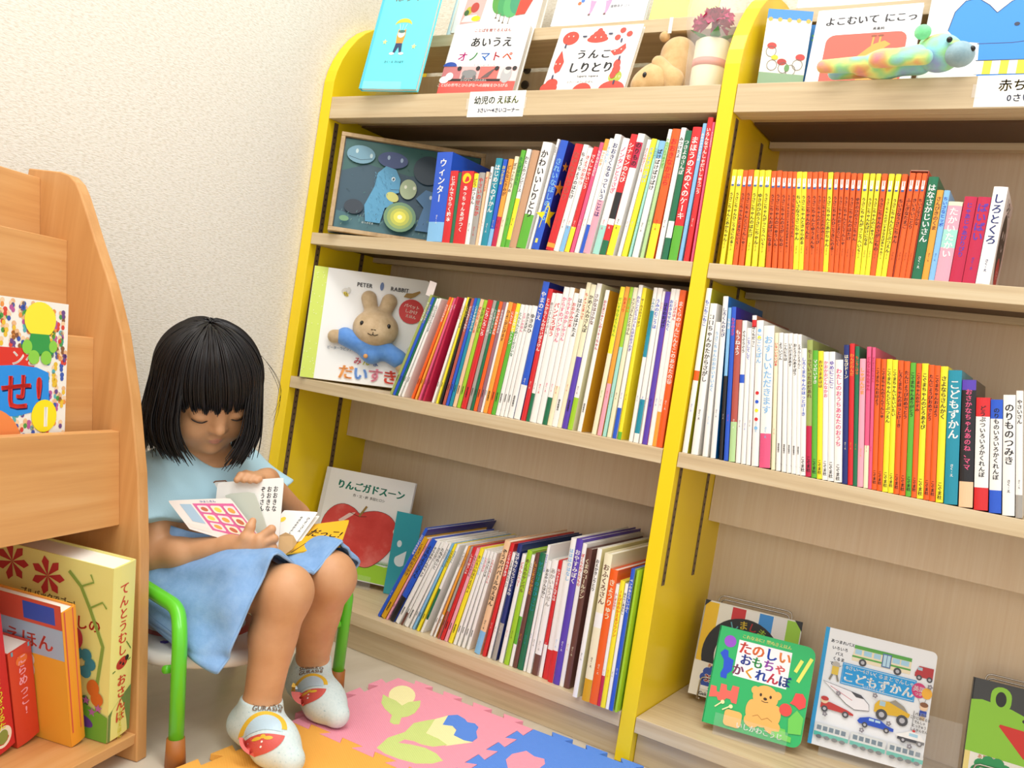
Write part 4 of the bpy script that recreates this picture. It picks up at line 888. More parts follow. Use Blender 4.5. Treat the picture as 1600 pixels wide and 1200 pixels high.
def rainbow_bear():
    r = empty('plush_bear', (1.14, .02, Z1)); tag(r, 'rainbow tie-dye plush bear lying on its belly along the shelf edge', 'plush toy')
    m, t, b = nt('tie_dye_plush'); f = noise(t, coords(t, (1, 1, 1)), 26, 2, .4); t.links.new(ramp(t, f, [(.25, 'f08aa0'), (.36, 'f5b878'), (.45, 'e8ee8a'), (.53, 'a8e89a'), (.62, '9ae0d8'), (.72, 'a0b8e8')]), b.inputs['Base Color'])
    b.inputs['Roughness'].default_value = .95; b.inputs['Sheen Weight'].default_value = .4; g = noise(t, coords(t, (1, 1, 1)), 500, 3); bump(t, b, g, .4, .001)
    GREY = plush_mat('grey_blue_plush', '8fb0bc', 'a4c2cc'); GRN = plush_mat('green_plush', '7edc9a', '9aeab0'); lo, hi = (1.0, -.07, 1.11), (1.28, .09, 1.22); z = Z1+.007; Y0 = -.016
    solid('head', lambda P: hull(P, [('e', (1.193, .012+Y0, z+.0265), (.031, .030, .0265))]), lo, hi, .0025, m, r)
    solid('muzzle', lambda P: hull(P, [('e', (1.222, -.004+Y0, z+.0175), (.020, .021, .0175))]), lo, hi, .0025, GREY, r)
    solid('body', lambda P: hull(P, [('c', (1.165, .022+Y0, z+.022), (1.115, .020+Y0, z+.016), .022, .018), ('c', (1.115, .020+Y0, z+.016), (1.085, .014+Y0, z+.012), .018, .013)], .02), lo, hi, .0025, m, r)
    for a, e, ra, rb in (((1.10, .010+Y0, z+.014), (1.035, -.004+Y0, z+.008), .013, .010), ((1.10, .03+Y0, z+.014), (1.045, .030+Y0, z+.010), .013, .011)):
        solid('leg', lambda P, a=a, e=e, ra=ra, rb=rb: hull(P, [('c', a, e, ra, rb)]), lo, hi, .0025, m, r)
    solid('arm', lambda P: hull(P, [('c', (1.168, -.012+Y0, z+.020), (1.115, -.020+Y0, z+.009), .011, .010), ('c', (1.115, -.020+Y0, z+.009), (1.18, -.022+Y0, z+.009), .010, .011)], .01), lo, hi, .0025, m, r)
    for y in (-.012, .036): solid('ear', lambda P, y=y: hull(P, [('e', (1.170, y+Y0, z+.049), (.012, .009, .011))]), lo, hi, .0025, GRN, r)
    for c, q in (((1.208, -.020+Y0, z+.033), 'eye'), ((1.212, .030+Y0, z+.033), 'eye'), ((1.2385, -.014+Y0, z+.021), 'nose')):
        k = MB(); k.ball(c, .0042, mat('15120f', .12)); k.build(q, r, smooth=True)
rainbow_bear()
# wrapped preserved flower
def flower():
    r = empty('wrapped_flower', (.820, .060, Z1-.024)); tag(r, 'magenta artificial carnation in a cream vase wrapped in clear film', 'flower')
    CR = mat('efe6c8', .6); m = MB(); m.lathe([(.026, 0), (.029, .004), (.030, .05), (.030, .115), (.027, .118)], CR, 28, Matrix.Translation((.820, .060, Z1-.0238))); m.build('vase', r, smooth=True)
    m = MB(); m.lathe([(.0303, .070), (.0306, .070), (.0306, .083), (.0303, .083)], mat('e2998c', .55), 28, Matrix.Translation((.820, .060, Z1-.0238))); m.build('ribbon', r, smooth=True)
    MG = mat('c81f6a', .7); m = MB(); rr = random.Random(2)
    for i in range(46):
        th = rr.uniform(0, 6.28); ph = rr.uniform(.0, 1.35); R = .036*(.55+.45*rr.random()); c = Vector((.822, .052, Z1+.118)); d = Vector((math.sin(ph)*math.cos(th), math.sin(ph)*math.sin(th), math.cos(ph)*.8)); p = c+d*R
        u = d.orthogonal().normalized(); v = d.cross(u); a0 = rr.uniform(0, 6.28); n = 9; V = [p-d*.012]
        for j in range(n+1):
            a = a0+(j/n-.5)*2.6; V.append(p+(u*math.cos(a)+v*math.sin(a))*(.016+.004*math.sin(j*2.5+i))+d*(.004*math.sin(j*3.1)))
        m.add(V, [(0, j, j+1) for j in range(1, n+1)], MG)
    m.build('bloom', r)
    m = MB()
    for a in range(5):
        p = Vector((.822, .052, Z1+.092)); d = Vector((math.cos(a*1.3), math.sin(a*1.3), .25)); q = d.cross(Vector((0, 0, 1))).normalized()*.009
        m.add([p, p+d*.02+q, p+d*.045, p+d*.02-q], [(0, 1, 2, 3)], mat('4f9a5a', .5))
    m.build('leaf', r)
    m = MB(); rr = random.Random(8); n = 20; V = []; F = []
    for i, (z, rad) in enumerate(((0.0, .036), (.03, .037), (.07, .038), (.11, .042), (.14, .050), (.17, .050), (.20, .046), (.23, .044))):
        for j in range(n):
            a = 2*math.pi*j/n; q = rad*(1+.07*math.sin(j*3+i*1.7)+.04*rr.uniform(-1, 1)); x, y = q*math.cos(a), q*math.sin(a)
            V.append((min(.820+x, .8655), min(max(.060+y, .0245), .108), Z1-.0215+z))
    for i in range(7): F += [(i*n+j, i*n+(j+1) % n, (i+1)*n+(j+1) % n, (i+1)*n+j) for j in range(n)]
    m.add(V, F, FILM); m.build('wrapping_film', r, smooth=True)
flower()
# ---------------------------------------------------------------- lower display books
def d_apple(k, w, h):
    k.rect(0, 0, .010, h, 'e4e2de')
    k.text('りんごガドスーン', w*.53, h*.86, .0215, '17806a', gap=.98, sx=.98, bold=.04); k.text('作・文・絵 多田ヒロシ', w*.53, h*.775, .0075, '8a8680')
    k.poly([(.010, .002), (w-.002, .002), (w-.002, h*.20), (w*.85, h*.17), (w*.6, h*.19), (w*.45, h*.13), (w*.30, h*.19), (.010, h*.16)], '9fd238')
    for i in range(16): k.poly([(w*(.72+.015*i), h*.185), (w*(.725+.015*i), h*.225), (w*(.732+.015*i), h*.185)], '4f9a2c')
    L = [(.47, .615), (.40, .655), (.28, .68), (.17, .64), (.09, .54), (.07, .42), (.11, .30), (.20, .20), (.32, .14), (.42, .13), (.50, .15), (.58, .13), (.68, .14), (.79, .22), (.88, .34), (.915, .47), (.88, .58), (.79, .65), (.66, .67), (.54, .645)]
    P = []
    for i in range(len(L)):
        p0, p1, p2, p3 = [np.array(L[(i+q) % len(L)]) for q in (-1, 0, 1, 2)]
        for t in (0, .33, .66): P.append(tuple(.5*((2*p1)+(p2-p0)*t+(2*p0-5*p1+4*p2-p3)*t*t+(3*p1-p0-3*p2+p3)*t**3)))
    P = [(x*w, z*h) for x, z in P]
    m, t, b = nt('watercolour_red'); f = noise(t, coords(t, (12, 12, 12)), 1, 5, .6); t.links.new(ramp(t, f, [(.3, 'cf3a36'), (.5, 'dd4a44'), (.7, 'ec8078')]), b.inputs['Base Color']); b.inputs['Roughness'].default_value = .35
    k.poly(P, m); k.line(P, .0009, '4a2a26', True)
    k.poly([(w*.25, h*.52), (w*.35, h*.60), (w*.42, h*.62), (w*.40, h*.59), (w*.32, h*.53), (w*.28, h*.49)], 'f3d2ca'); k.line([(w*.36, h*.61), (w*.47, h*.585), (w*.55, h*.60)], .0012, '5a2a22'); k.line([(w*.47, h*.59), (w*.53, h*.695)], .0048, '9a7a3a')
    k.ell(w*.90, h*.515, .0075, .0075, 'f4e6cf'); k.ell(w*.915, h*.51, .005, .0055, '8a5022')
disp('display_book', (.0275, .103, Z4+.014), 18, 10.1, .2168, .2349, .010, 'f5f4f2', d_apple, 'white picture book with a huge red apple behind the reading child')
acr_stand((.092, .113, Z4+.0005), 18, .10, 'clear acrylic stand under the red apple book', .08, .05, .03)
def d_div(k, w, h):
    k.ell(w*.30, h*.62, .0055, .0075, 'e4f0f2'); k.poly([(w*.2+.013+.013*math.cos(a), h*.42+.013*math.sin(a)) for a in np.linspace(2.6, 5.6, 12)]+[(w*.62, h*.55)], 'e4f0f2')
disp('shelf_marker', (.215, .158, Z4+.001), 18, 4, .060, .182, .0015, '3aa6b4', d_div, 'teal shelf marker card with a smiling mark between apple book and books', 'card', pages=False)
def wire_stand(o, yaw, lean, w, h, label):
    ya, le = math.radians(yaw), math.radians(lean); ex = Vector((math.cos(ya), math.sin(ya), 0)); n = Vector((-ex.y, ex.x, 0)); ez = Vector((0, 0, 1))*math.cos(le)+n*math.sin(le); ey = n*math.cos(le)-Vector((0, 0, 1))*math.sin(le); o = Vector(o)
    r = empty('wire_book_stand', o); tag(r, label, 'book stand', 'wire book stands')
    def loop(x0, x1, y, zb, zt, nm):
        q = .008; P = [(x0, y, zb), (x0, y, zt-q), (x0+q*.3, y, zt-q*.3), (x0+q, y, zt), (x1-q, y, zt), (x1-q*.3, y, zt-q*.3), (x1, y, zt-q), (x1, y, zb)]
        m = MB(); m.tube([o+ex*a+ey*c+ez*d for a, c, d in P], .0014, CHROME, 8); m.build(nm, r, smooth=True)
    loop(w*.12, w*.88, .017, .0, h, 'back_loop'); loop(w*.14, w*.86, .021, .0, h*.965, 'back_loop'); loop(w*.10, w*.90, -.004, -.005, .034, 'front_loop')
    m = MB()
    for x in (w*.12, w*.88): m.tube([o+ex*x+ey*-.004+ez*-.004, o+ex*x+ey*.021+ez*.0], .0014, CHROME, 8)
    m.build('base_wire', r)
def d_green(k, w, h):
    k.text('これなあに? 型ぬきえほん', w*.50, h*.945, .0068, 'e8ec8a'); k.rect(w*.22, h*.53, w*.77, h*.90, 'f7f4f6')
    C = ['d8483a', 'e8753a', '2448b8', 'ef8a44']; k.text('たのしい', w*.50, h*.83, .0215, 0, cols=C, gap=.98, bold=.035)
    k.text('おもちゃ', w*.50, h*.715, .0195, 0, cols=['2a3f9a', '2a9a4a', 'a04ab8', 'e86a6a'], gap=.95, bold=.035); k.text('かくれんぼ', w*.50, h*.60, .0195, 0, cols=['8a4468', 'f2ab2e', '2448a8', 'cf3a50', '1c3f8a'], gap=.96, bold=.035)
    k.ell(w*.13, h*.86, .0098, .0098, '9a4fd0')
    k.poly([(w*.05, h*.72), (w*.09, h*.77), (w*.13, h*.76), (w*.14, h*.70), (w*.20, h*.68), (w*.20, h*.57), (w*.16, h*.53), (w*.16, h*.48), (w*.10, h*.48), (w*.09, h*.52), (w*.11, h*.58), (w*.10, h*.66)], '1c4fd0')
    for x, z in ((.86, .80), (.95, .84), (.90, .71)): k.line([(w*(x-.03), h*(z-.08)), (w*(x+.02), h*(z+.05))], .0055, 'e9ec6a')
    k.poly([(w*.02, h*.26), (w*.02, h*.38), (w*.08, h*.38), (w*.09, h*.33), (w*.12, h*.33), (w*.12, h*.42), (w*.18, h*.42), (w*.19, h*.37), (w*.23, h*.37), (w*.24, h*.43), (w*.31, h*.43), (w*.31, h*.26), (w*.26, h*.26), (w*.24, h*.29), (w*.2, h*.29), (w*.17, h*.25), (w*.12, h*.25), (w*.1, h*.28)], 'ef6a5a')
    BR = 'f2b860'
    for x, z, rx, rz in ((.475, .445, .0065, .0065), (.70, .445, .0065, .0065), (.585, .40, .020, .0185), (.585, .25, .0185, .023), (.465, .25, .0085, .016), (.71, .25, .0085, .016), (.49, .145, .0125, .0105), (.70, .135, .0125, .0105)): k.ell(w*x, h*z, rx, rz, BR)
    for x in (.535, .635): k.ell(w*x, h*.415, .0019, .0026, '3a2412', n=10)
    k.ell(w*.585, h*.385, .003, .0022, '3a2412', n=10); k.line([(w*.55, h*.36), (w*.585, h*.352), (w*.62, h*.36)], .0009, '3a2412'); k.line([(w*.49, h*.19), (w*.54, h*.215), (w*.585, h*.18), (w*.64, h*.21), (w*.69, h*.185)], .0007, 'a8702a')
    k.poly([(w*.85, h*.44), (w*.87, h*.52), (w*.94, h*.53), (w*.98, h*.48), (w*.985, h*.41), (w*.93, h*.37), (w*.88, h*.40), (w*.83, h*.41)], 'ea4a48'); k.ell(w*.80, h*.335, .0098, .0098, 'e24a44')
    k.poly([(w*.86, h*.12), (w*.84, h*.26), (w*.91, h*.36), (w*.985, h*.30), (w*.985, h*.14)], '6fcf55'); k.poly([(w*.70, h*.05), (w*.70, h*.10), (w*.77, h*.11), (w*.78, h*.15), (w*.83, h*.15), (w*.84, h*.10), (w*.90, h*.09), (w*.90, h*.04)], '6fcf55')
    k.line([(w*.10, h*.18), (w*.16, h*.24)], .002, 'f0ecb0'); k.ell(w*.17, h*.245, .0032, .0032, 'f0ecb0'); k.line([(w*.18, h*.17), (w*.25, h*.22)], .002, 'f0ecb0'); k.ell(w*.26, h*.222, .0032, .0032, 'f0ecb0')
    k.rrect(w*.21, h*.03, w*.39, h*.19, .006, 'f3bd68'); k.text('いしかわこうじ', w*.58, h*.065, .0105, 'f7f7f2')
disp('display_book', (.9914, .0495, Z4+.0125), 10, 18, .1555, .1585, .016, '1fb562', d_green, 'green rounded board book with a teddy bear and cut-out toy shapes', rr=.014, back='f0ede6')
acr_stand((1.012, .046, Z4+.0005), 10, .115, 'clear acrylic stand holding the green teddy bear board book', .09, .06, .036)
def d_shima(k, w, h):
    n = 6; C = ['f5c414', 'efeadc', 'd02a2c', 'f1eee8', '3a92e0', 'eceaea', '9ed23c']
    for i, c in enumerate(C): k.rect(w*(.01+.14*i), .004, w*(.01+.14*(i+1)), h*.985, c)
    for q in (((0, h), (w*.06, h), (0, h*.93)), ((w, h), (w*.92, h), (w, h*.90))): k.poly(list(q), '1d1b1a')
    for i, (r, c) in enumerate(((.069, '1d1b1a'), (.047, 'efeadc'), (.033, 'd02a2c'))): k.ell(w*.46, h*.47, r, r*1.02, c, n=40)
    for i, (ch, c) in enumerate(zip('しましまぐるぐる', ['6fb8c8', 'f0d23a', 'c83a3a', 'b8d83c', 'f2f0ea', 'f2f0ea', 'e8a03a', '6fb8c8'])):
        a = math.radians(112-16.5*i); k.text(ch, w*.46+.058*math.cos(a), h*.47+.059*math.sin(a), .0165, c, rot=a-math.pi/2)
    k.poly([(0, 0), (w, 0), (w, h*.32), (0, h*.36)], 'efe9dc')
    for a in range(10): k.ell(w*.26+.021*math.cos(a*.628), h*.20+.017*math.sin(a*.628), .009, .008, '2a4aa8', n=12)
    k.ell(w*.26, h*.20, .024, .018, '2a4aa8'); k.text('ありがとう!', w*.25, h*.335, .0068, 'e08a3a', rot=.05); k.text('シリーズ累計', w*.30, h*.262, .004, 'f3f0e8')
    for d in ((-.001, 0), (.001, 0), (0, .001), (0, -.001)): k.text('320万部', w*.30+d[0], h*.20+d[1], .0165, 'f6f2ea', sx=.95)
    k.text('320万部', w*.30, h*.20, .0165, 'cf2e34', sx=.95); k.rrect(w*.10, h*.075, w*.5, h*.115, .003, 'f7f5f0'); k.text('いろいろえほん', w*.3, h*.095, .0055, '4a4a48'); k.text('Gakken', w*.19, h*.035, .0085, '4a4644')
disp('display_book', (.9254, .1602, Z4+.0125), 10, 14, .1705, .1674, .012, 'e9e4d8', d_shima, 'striped board book with a big black ring, behind the green bear book', rr=.012, back='1d1b1a')
wire_stand((.9254, .1602, Z4+.0125), 10, 14, .1705, .181, 'wire stand holding the striped board book with black ring')
def wheel(k, x, z, r): k.ell(x, z, r, r, '4a4a50', n=14); k.ell(x, z, r*.5, r*.5, 'b8b8c0', n=10)
def d_zukan(k, w, h):
    k.rect(0, 0, w*.035, h, '2aa0dc'); k.text('あつまれバス', w*.17, h*.895, .0062, '3a3a44')
    for i, s in enumerate(('いろいろ', 'バス', 'くるま', 'でんしゃ')): k.text(s, w*.155, h*(.84-.045*i), .0062, '4a4a54')
    k.poly([(w*.27, h*.80), (w*.29, h*.90), (w*.79, h*.90), (w*.79, h*.77), (w*.27, h*.77)], 'efe2c4'); k.rect(w*.28, h*.875, w*.79, h*.905, '5aa84a'); k.rect(w*.27, h*.80, w*.79, h*.815, '5aa84a')
    for x0, x1 in ((.29, .35), (.37, .44), (.46, .52), (.625, .69), (.70, .77)): k.rect(w*x0, h*.83, w*x1, h*.872, 'a8d4ec')
    k.rect(w*.535, h*.775, w*.615, h*.89, '5a7aa8'); k.rect(w*.545, h*.785, w*.572, h*.88, 'b8dcf0'); k.rect(w*.578, h*.785, w*.605, h*.88, 'b8dcf0'); wheel(k, w*.37, h*.77, .0058); wheel(k, w*.68, h*.77, .0058)
    k.poly([(w*.83, h*.80), (w*.86, h*.86), (w*.985, h*.86), (w*.985, h*.77), (w*.83, h*.77)], 'b8363a'); k.rect(w*.85, h*.825, w*.89, h*.85, 'a8c8d8'); wheel(k, w*.87, h*.765, .0042); wheel(k, w*.96, h*.765, .0042)
    k.rect(w*.20, h*.555, w*.855, h*.735, '219be0'); k.line([(w*.21, h*.565), (w*.845, h*.565), (w*.845, h*.725), (w*.21, h*.725)], .0007, 'e8f4fa', True)
    k.text('0さい～4さい', w*.36, h*.70, .0072, 'f2f6f8'); k.text('くるまとでんしゃ', w*.66, h*.695, .0078, 'f2f6f8'); k.text('こどもずかん', w*.53, h*.625, .0175, 'f8fafa', gap=1.02, bold=.03); k.text('いろいろくるま', w*.5, h*.578, .0048, 'e8f4fa')
    k.ell(w*.885, h*.66, .0105, .0115, 'cf3a74'); k.text('英語', w*.885, h*.672, .0088, 'fbf3f5'); k.text('つき', w*.885, h*.63, .0056, 'fbf3f5'); k.ell(w*.955, h*.65, .0075, .0085, 'f2b43a'); k.line([(w*.885, h*.60), (w*.93, h*.52), (w*.955, h*.605)], .0005, '5a4a44')
    k.ell(w*.945, h*.535, .0058, .0055, 'f1cfae'); k.ell(w*.945, h*.555, .006, .0038, '8a5a3a'); k.rect(w*.915, h*.46, w*.975, h*.505, '2a4ab0'); k.rect(w*.925, h*.43, w*.965, h*.46, 'c8a878')
    k.ell(w*.14, h*.70, .0058, .005, 'b8b4ac'); k.rect(w*.11, h*.615, w*.17, h*.685, 'e0c04a'); k.line([(w*.12, h*.615), (w*.10, h*.565)], .003, '8a8478'); k.line([(w*.16, h*.615), (w*.18, h*.565)], .003, '8a8478')
    k.poly([(w*.05, h*.545), (w*.40, h*.50), (w*.48, h*.44), (w*.49, h*.39), (w*.36, h*.37), (w*.28, h*.40)], 'f0eef4'); k.line([(w*.05, h*.545), (w*.40, h*.50), (w*.48, h*.44), (w*.49, h*.39), (w*.36, h*.37), (w*.28, h*.40)], .0008, '4a4a52', True); k.poly([(w*.31, h*.51), (w*.40, h*.50), (w*.44, h*.475), (w*.36, h*.475)], '4a4a52'); k.line([(w*.12, h*.515), (w*.33, h*.44)], .0008, 'c84a5a')
    k.poly([(w*.53, h*.40), (w*.53, h*.46), (w*.56, h*.50), (w*.66, h*.51), (w*.84, h*.45), (w*.83, h*.42), (w*.66, h*.40)], 'e0b42c'); k.rect(w*.57, h*.46, w*.62, h*.50, 'a8c8d8'); k.poly([(w*.65, h*.505), (w*.70, h*.535), (w*.78, h*.50), (w*.82, h*.455)], '9a9488'); wheel(k, w*.60, h*.39, .0085); wheel(k, w*.78, h*.385, .0085)
    k.line([(w*.87, h*.49), (w*.87, h*.36)], .0007, '3a3a40')
    for i, s in enumerate(('パトカー', 'こうじのくるま', 'でんしゃ', 'とっきゅう', 'しんかんせん')): k.text(s, w*.93, h*(.47-.032*i), .0052, '3a3a40', sx=.8)
    k.poly([(w*.06, h*.32), (w*.06, h*.36), (w*.14, h*.38), (w*.30, h*.35), (w*.36, h*.33), (w*.36, h*.315)], 'c03a36'); k.ell(w*.09, h*.385, .0058, .005, 'e8c8a4'); k.ell(w*.09, h*.40, .006, .0035, 'c03a36'); wheel(k, w*.10, h*.315, .005); wheel(k, w*.29, h*.31, .005)
    k.poly([(w*.40, h*.29), (w*.42, h*.32), (w*.50, h*.345), (w*.60, h*.34), (w*.66, h*.31), (w*.72, h*.30), (w*.72, h*.275), (w*.42, h*.275)], '2350c4'); k.rect(w*.50, h*.315, w*.545, h*.335, 'b8d8ec'); k.rect(w*.555, h*.315, w*.60, h*.333, 'b8d8ec'); wheel(k, w*.47, h*.272, .0042); wheel(k, w*.66, h*.272, .0042)
    k.poly([(w*.74, h*.27), (w*.80, h*.29), (w*.86, h*.32), (w*.94, h*.315), (w*.99, h*.27), (w*.99, h*.25), (w*.76, h*.25)], 'f3f3f4'); k.rect(w*.76, h*.235, w*.99, h*.258, '4a4a52'); k.rect(w*.855, h*.28, w*.93, h*.305, 'a8d4ec'); k.ell(w*.89, h*.327, .0024, .0018, 'd03a3a'); wheel(k, w*.81, h*.237, .0042); wheel(k, w*.95, h*.237, .0042)
    for i in range(3):
        x0 = .04+.325*i; x1 = x0+.31; k.poly([(w*x0, h*.085), (w*x0, h*.19), (w*(x1-(.05 if i == 2 else 0)), h*.19), (w*x1, h*.14 if i == 2 else h*.19), (w*x1, h*.085)], 'd6dadc'); k.rect(w*x0, h*.085, w*x1, h*.118, '4fb8aa')
        for j in range(5): k.rect(w*(x0+.02+.055*j), h*.135, w*(x0+.06+.055*j), h*.172, '7a8a98')
        for j in range(4): k.ell(w*(x0+.05+.07*j), h*.08, .0045, .003, '6a6e74', n=10)
    for x, z in ((.20, .47), (.52, .53), (.67, .335), (.45, .225), (.97, .71), (.87, .20), (.11, .275)):
        for a in range(5): k.ell(w*x+.0025*math.cos(a*1.257), h*z+.0025*math.sin(a*1.257), .0016, .0016, '8a8690', n=8)
disp('display_book', (1.1459, .1209, Z4+.0125), 10.3, 12, .1691, .187, .014, 'eef0f4', d_zukan, 'white board book covered with trains, trucks and a bus', rr=.008, spine='2aa0dc')
acr_stand((1.165, .116, Z4+.0005), 10.3, .135, 'clear acrylic stand holding the vehicle picture board book', .10, .07, .040)
def d_frog(k, w, h):
    GR = '92cf3c'; k.poly([(0, h*.30), (w, h*.28), (w, h*.78), (w*.82, h*.74), (w*.5, h*.745), (w*.38, h*.78), (w*.10, h*.81), (0, h*.79)], GR)
    for x in (.27, .87):
        k.rrect(w*x-.0145, h*.74, w*x+.0145, h*.965, .0135, GR); k.ell(w*x, h*.85, .0075, .0115, '2c2b28')
    for x in (.50, .63): k.ell(w*x, h*.70, .0026, .0026, '2c2b28')
    k.poly([(w*.29, h*.62), (w*.85, h*.60), (w*.86, h*.58), (w*.58, h*.36), (w*.53, h*.36), (w*.28, h*.60)], 'd8352a')
    k.poly([(0, 0), (w, 0), (w, h*.28), (0, h*.31)], 'f2efe6'); k.rect(0, 0, w*.05, h*.31, 'efdc8a'); k.text('ありがとう!', w*.24, h*.285, .0068, 'e08a3a')
    for a in range(10): k.ell(w*.27+.021*math.cos(a*.628), h*.15+.018*math.sin(a*.628), .009, .008, '2f9a5a', n=12)
    k.ell(w*.27, h*.15, .024, .018, '2f9a5a')
    for d in ((-.001, 0), (.001, 0), (0, .001), (0, -.001)): k.text('300万部', w*.33+d[0], h*.15+d[1], .0165, 'f6f2ea', sx=.9)
    k.text('300万部', w*.33, h*.15, .0165, 'cf2e34', sx=.9); k.ell(w*.56, h*.20, .0072, .0085, '9a6240'); k.ell(w*.70, h*.12, .017, .017, 'd878a0'); k.ell(w*.70, h*.12, .0158, .0158, 'f7f3ee'); k.text('第1位', w*.70, h*.12, .0105, 'c8343a')
disp('display_book', (1.366, .178, Z4+.0125), 9.9, 14, .150, .1606, .012, '3a3936', d_frog, 'black board book with a green frog face and red triangle mouth')
wire_stand((1.366, .178, Z4+.0125), 9.9, 14, .150, .171, 'wire stand behind the green frog board book')
def acr_l(loc, yaw, label):
    M = Matrix.Translation(loc) @ Matrix.Rotation(math.radians(yaw), 4, 'Z'); b = MB()
    b.box((0, 0, 0), (.09, .07, .0022), CLEAR)
    b.prism([(0, -.0, 0), (0, .0025, 0), (0, .055, .105), (0, .052, .105)], (.06, 0, 0), CLEAR); return tag(b.build('acrylic_book_stand', M=M), label, 'book stand', 'clear book stands')
acr_l((1.305, .10, Z4+.0003), 8, 'empty clear acrylic stand in front of the green frog book')
# books lying open end of shelves
M = Matrix.Translation((1.394, .030, Z2+.0005)) @ Matrix.Rotation(-.10, 4, 'Y'); tag(spine_book('picture_book', M, .02, .128, .15, 'r', 'w', ''), 'dark red book leaning at the edge beyond the black and white book', 'book')
sl = [float(q.split(',')[0])/1e4 for q in ROWS['D'].split('\n')]; x0, x1 = sl[31]-.0009, sl[33]+float(ROWS['D'].split('\n')[33].split(',')[2])/1e4+.0006; lean = float(ROWS['D'].split('\n')[32].split(',')[4])/1e3
b = MB(); CB = mat('c9543a', .5); tt = .0008; X = Matrix.Translation((x0, .005, Z2+.0004)) @ Matrix.Rotation(lean, 4, 'Y'); ww = x1-x0
b.box((-tt, 0, 0), (0, .16, .158), CB); b.box((ww, 0, 0), (ww+tt, .16, .158), CB); b.box((-tt, 0, .1575), (ww+tt, .16, .1583), mat('d9a08c', .5)); tag(b.build('slipcase', M=X), 'orange cardboard slipcase holding three orange picture books', 'slipcase')
b = MB(); b.box((0, 0, 0), (.018, .0006, .030), mat('e9dcd8', .6)); tag(b.build('sticky_note', M=Matrix.Translation((.308, .03, Z3+.2095))@Matrix.Rotation(.2, 4, 'Y')), 'pale paper note sticking up from the thin leaning books', 'note')
# ---------------------------------------------------------------- things in the rack
AX = Vector((-.273, .962, 0)); DX = Vector((.962, .273, 0)); A00 = Vector((.4098, -.5793, 0))
def rk(d, s, z): return A00+DX*d+AX*s+Vector((0, 0, z))
def d_red(k, w, h):
    rr = random.Random(4); C = ['d8483a', '4a9a4a', '3a5ab0', 'e8c03a', '8a5a3a', 'b85a9a', '5ab0b8', 'e8964a', '6a4a8a']
    for i in range(420):
        x, z = rr.uniform(w*.25, w-.003), rr.uniform(.003, h-.004); c = rr.choice(C); k.k = i % 3
        k.ell(x, z, .0036, .0034, rr.choice(['f0cfa8', 'e8b88a', c]), n=8); k.ell(x, z-.005, .003, .0034, c, n=8)
    k.k = 5
    k.rect(w*.2, h*.60, w*.70, h*.71, 'd83228'); k.text('ンを', w*.615, h*.652, .0215, 'fbf7f2')
    k.poly([(w*.2, h*.59), (w*.55, h*.61), (w*.72, h*.60), (w*.83, h*.57), (w*.84, h*.40), (w*.74, h*.34), (w*.55, h*.31), (w*.2, h*.33)], '1f8fe8')
    for d, c in (((.0015, -.002), '1a2a6a'), ((0, 0), 'e0302a')): k.text('せ', w*.555+d[0], h*.455+d[1], .052, c, sx=.95); k.text('!', w*.745+d[0], h*.46+d[1], .055, c)
    k.ell(w*.80, h*.31, .021, .021, 'f8e41c'); k.text('1', w*.80, h*.31, .036, 'fbfaf2', sx=1.1)
    k.poly([(w*.35+.050*math.cos(a), max(.0006, h*.10+.055*math.sin(a))) for a in np.linspace(-.35, 3.5, 30)], 'ee8a4a'); k.ell(w*.46, h*.11, .019, .02, 'd8342a')
    k.ell(w*.74, h*.885, .026, .023, 'f3e83c'); k.poly([(w*.66, h*.80), (w*.82, h*.80), (w*.86, h*.68), (w*.62, h*.68)], '2f9a4a'); k.ell(w*.63, h*.72, .008, .009, '8acf4a'); k.ell(w*.86, h*.73, .007, .008, '8acf4a'); k.ell(w*.69, h*.66, .009, .009, '8acf4a'); k.ell(w*.80, h*.66, .009, .009, '8acf4a')
disp('display_book', rk(-.125, -.2640, .4045), 0, 7.5, .185, .214, .007, 'f1efe8', d_red, 'white activity book crowded with tiny figures, standing in the beech rack', axis=AX, rr=0)
def rack_book(name, s, d, z, t, h, dp, tilt, ls, main, tc, title, label, cat='book', extra=None, sl=None, bands=''):
    yy = -DX; M = Matrix(((AX.x, yy.x, 0, 0), (AX.y, yy.y, 0, 0), (0, 0, 1, 0), (0, 0, 0, 1)))
    M = Matrix.Translation(rk(d, s, z)) @ M @ Matrix.Rotation(-tilt, 4, 'X') @ Matrix.Rotation(ls, 4, 'Y')
    o = spine_book(name, M, t, h, dp, main, tc, title, bands, sl, extra=extra, foot=False); return tag(o, label, cat)
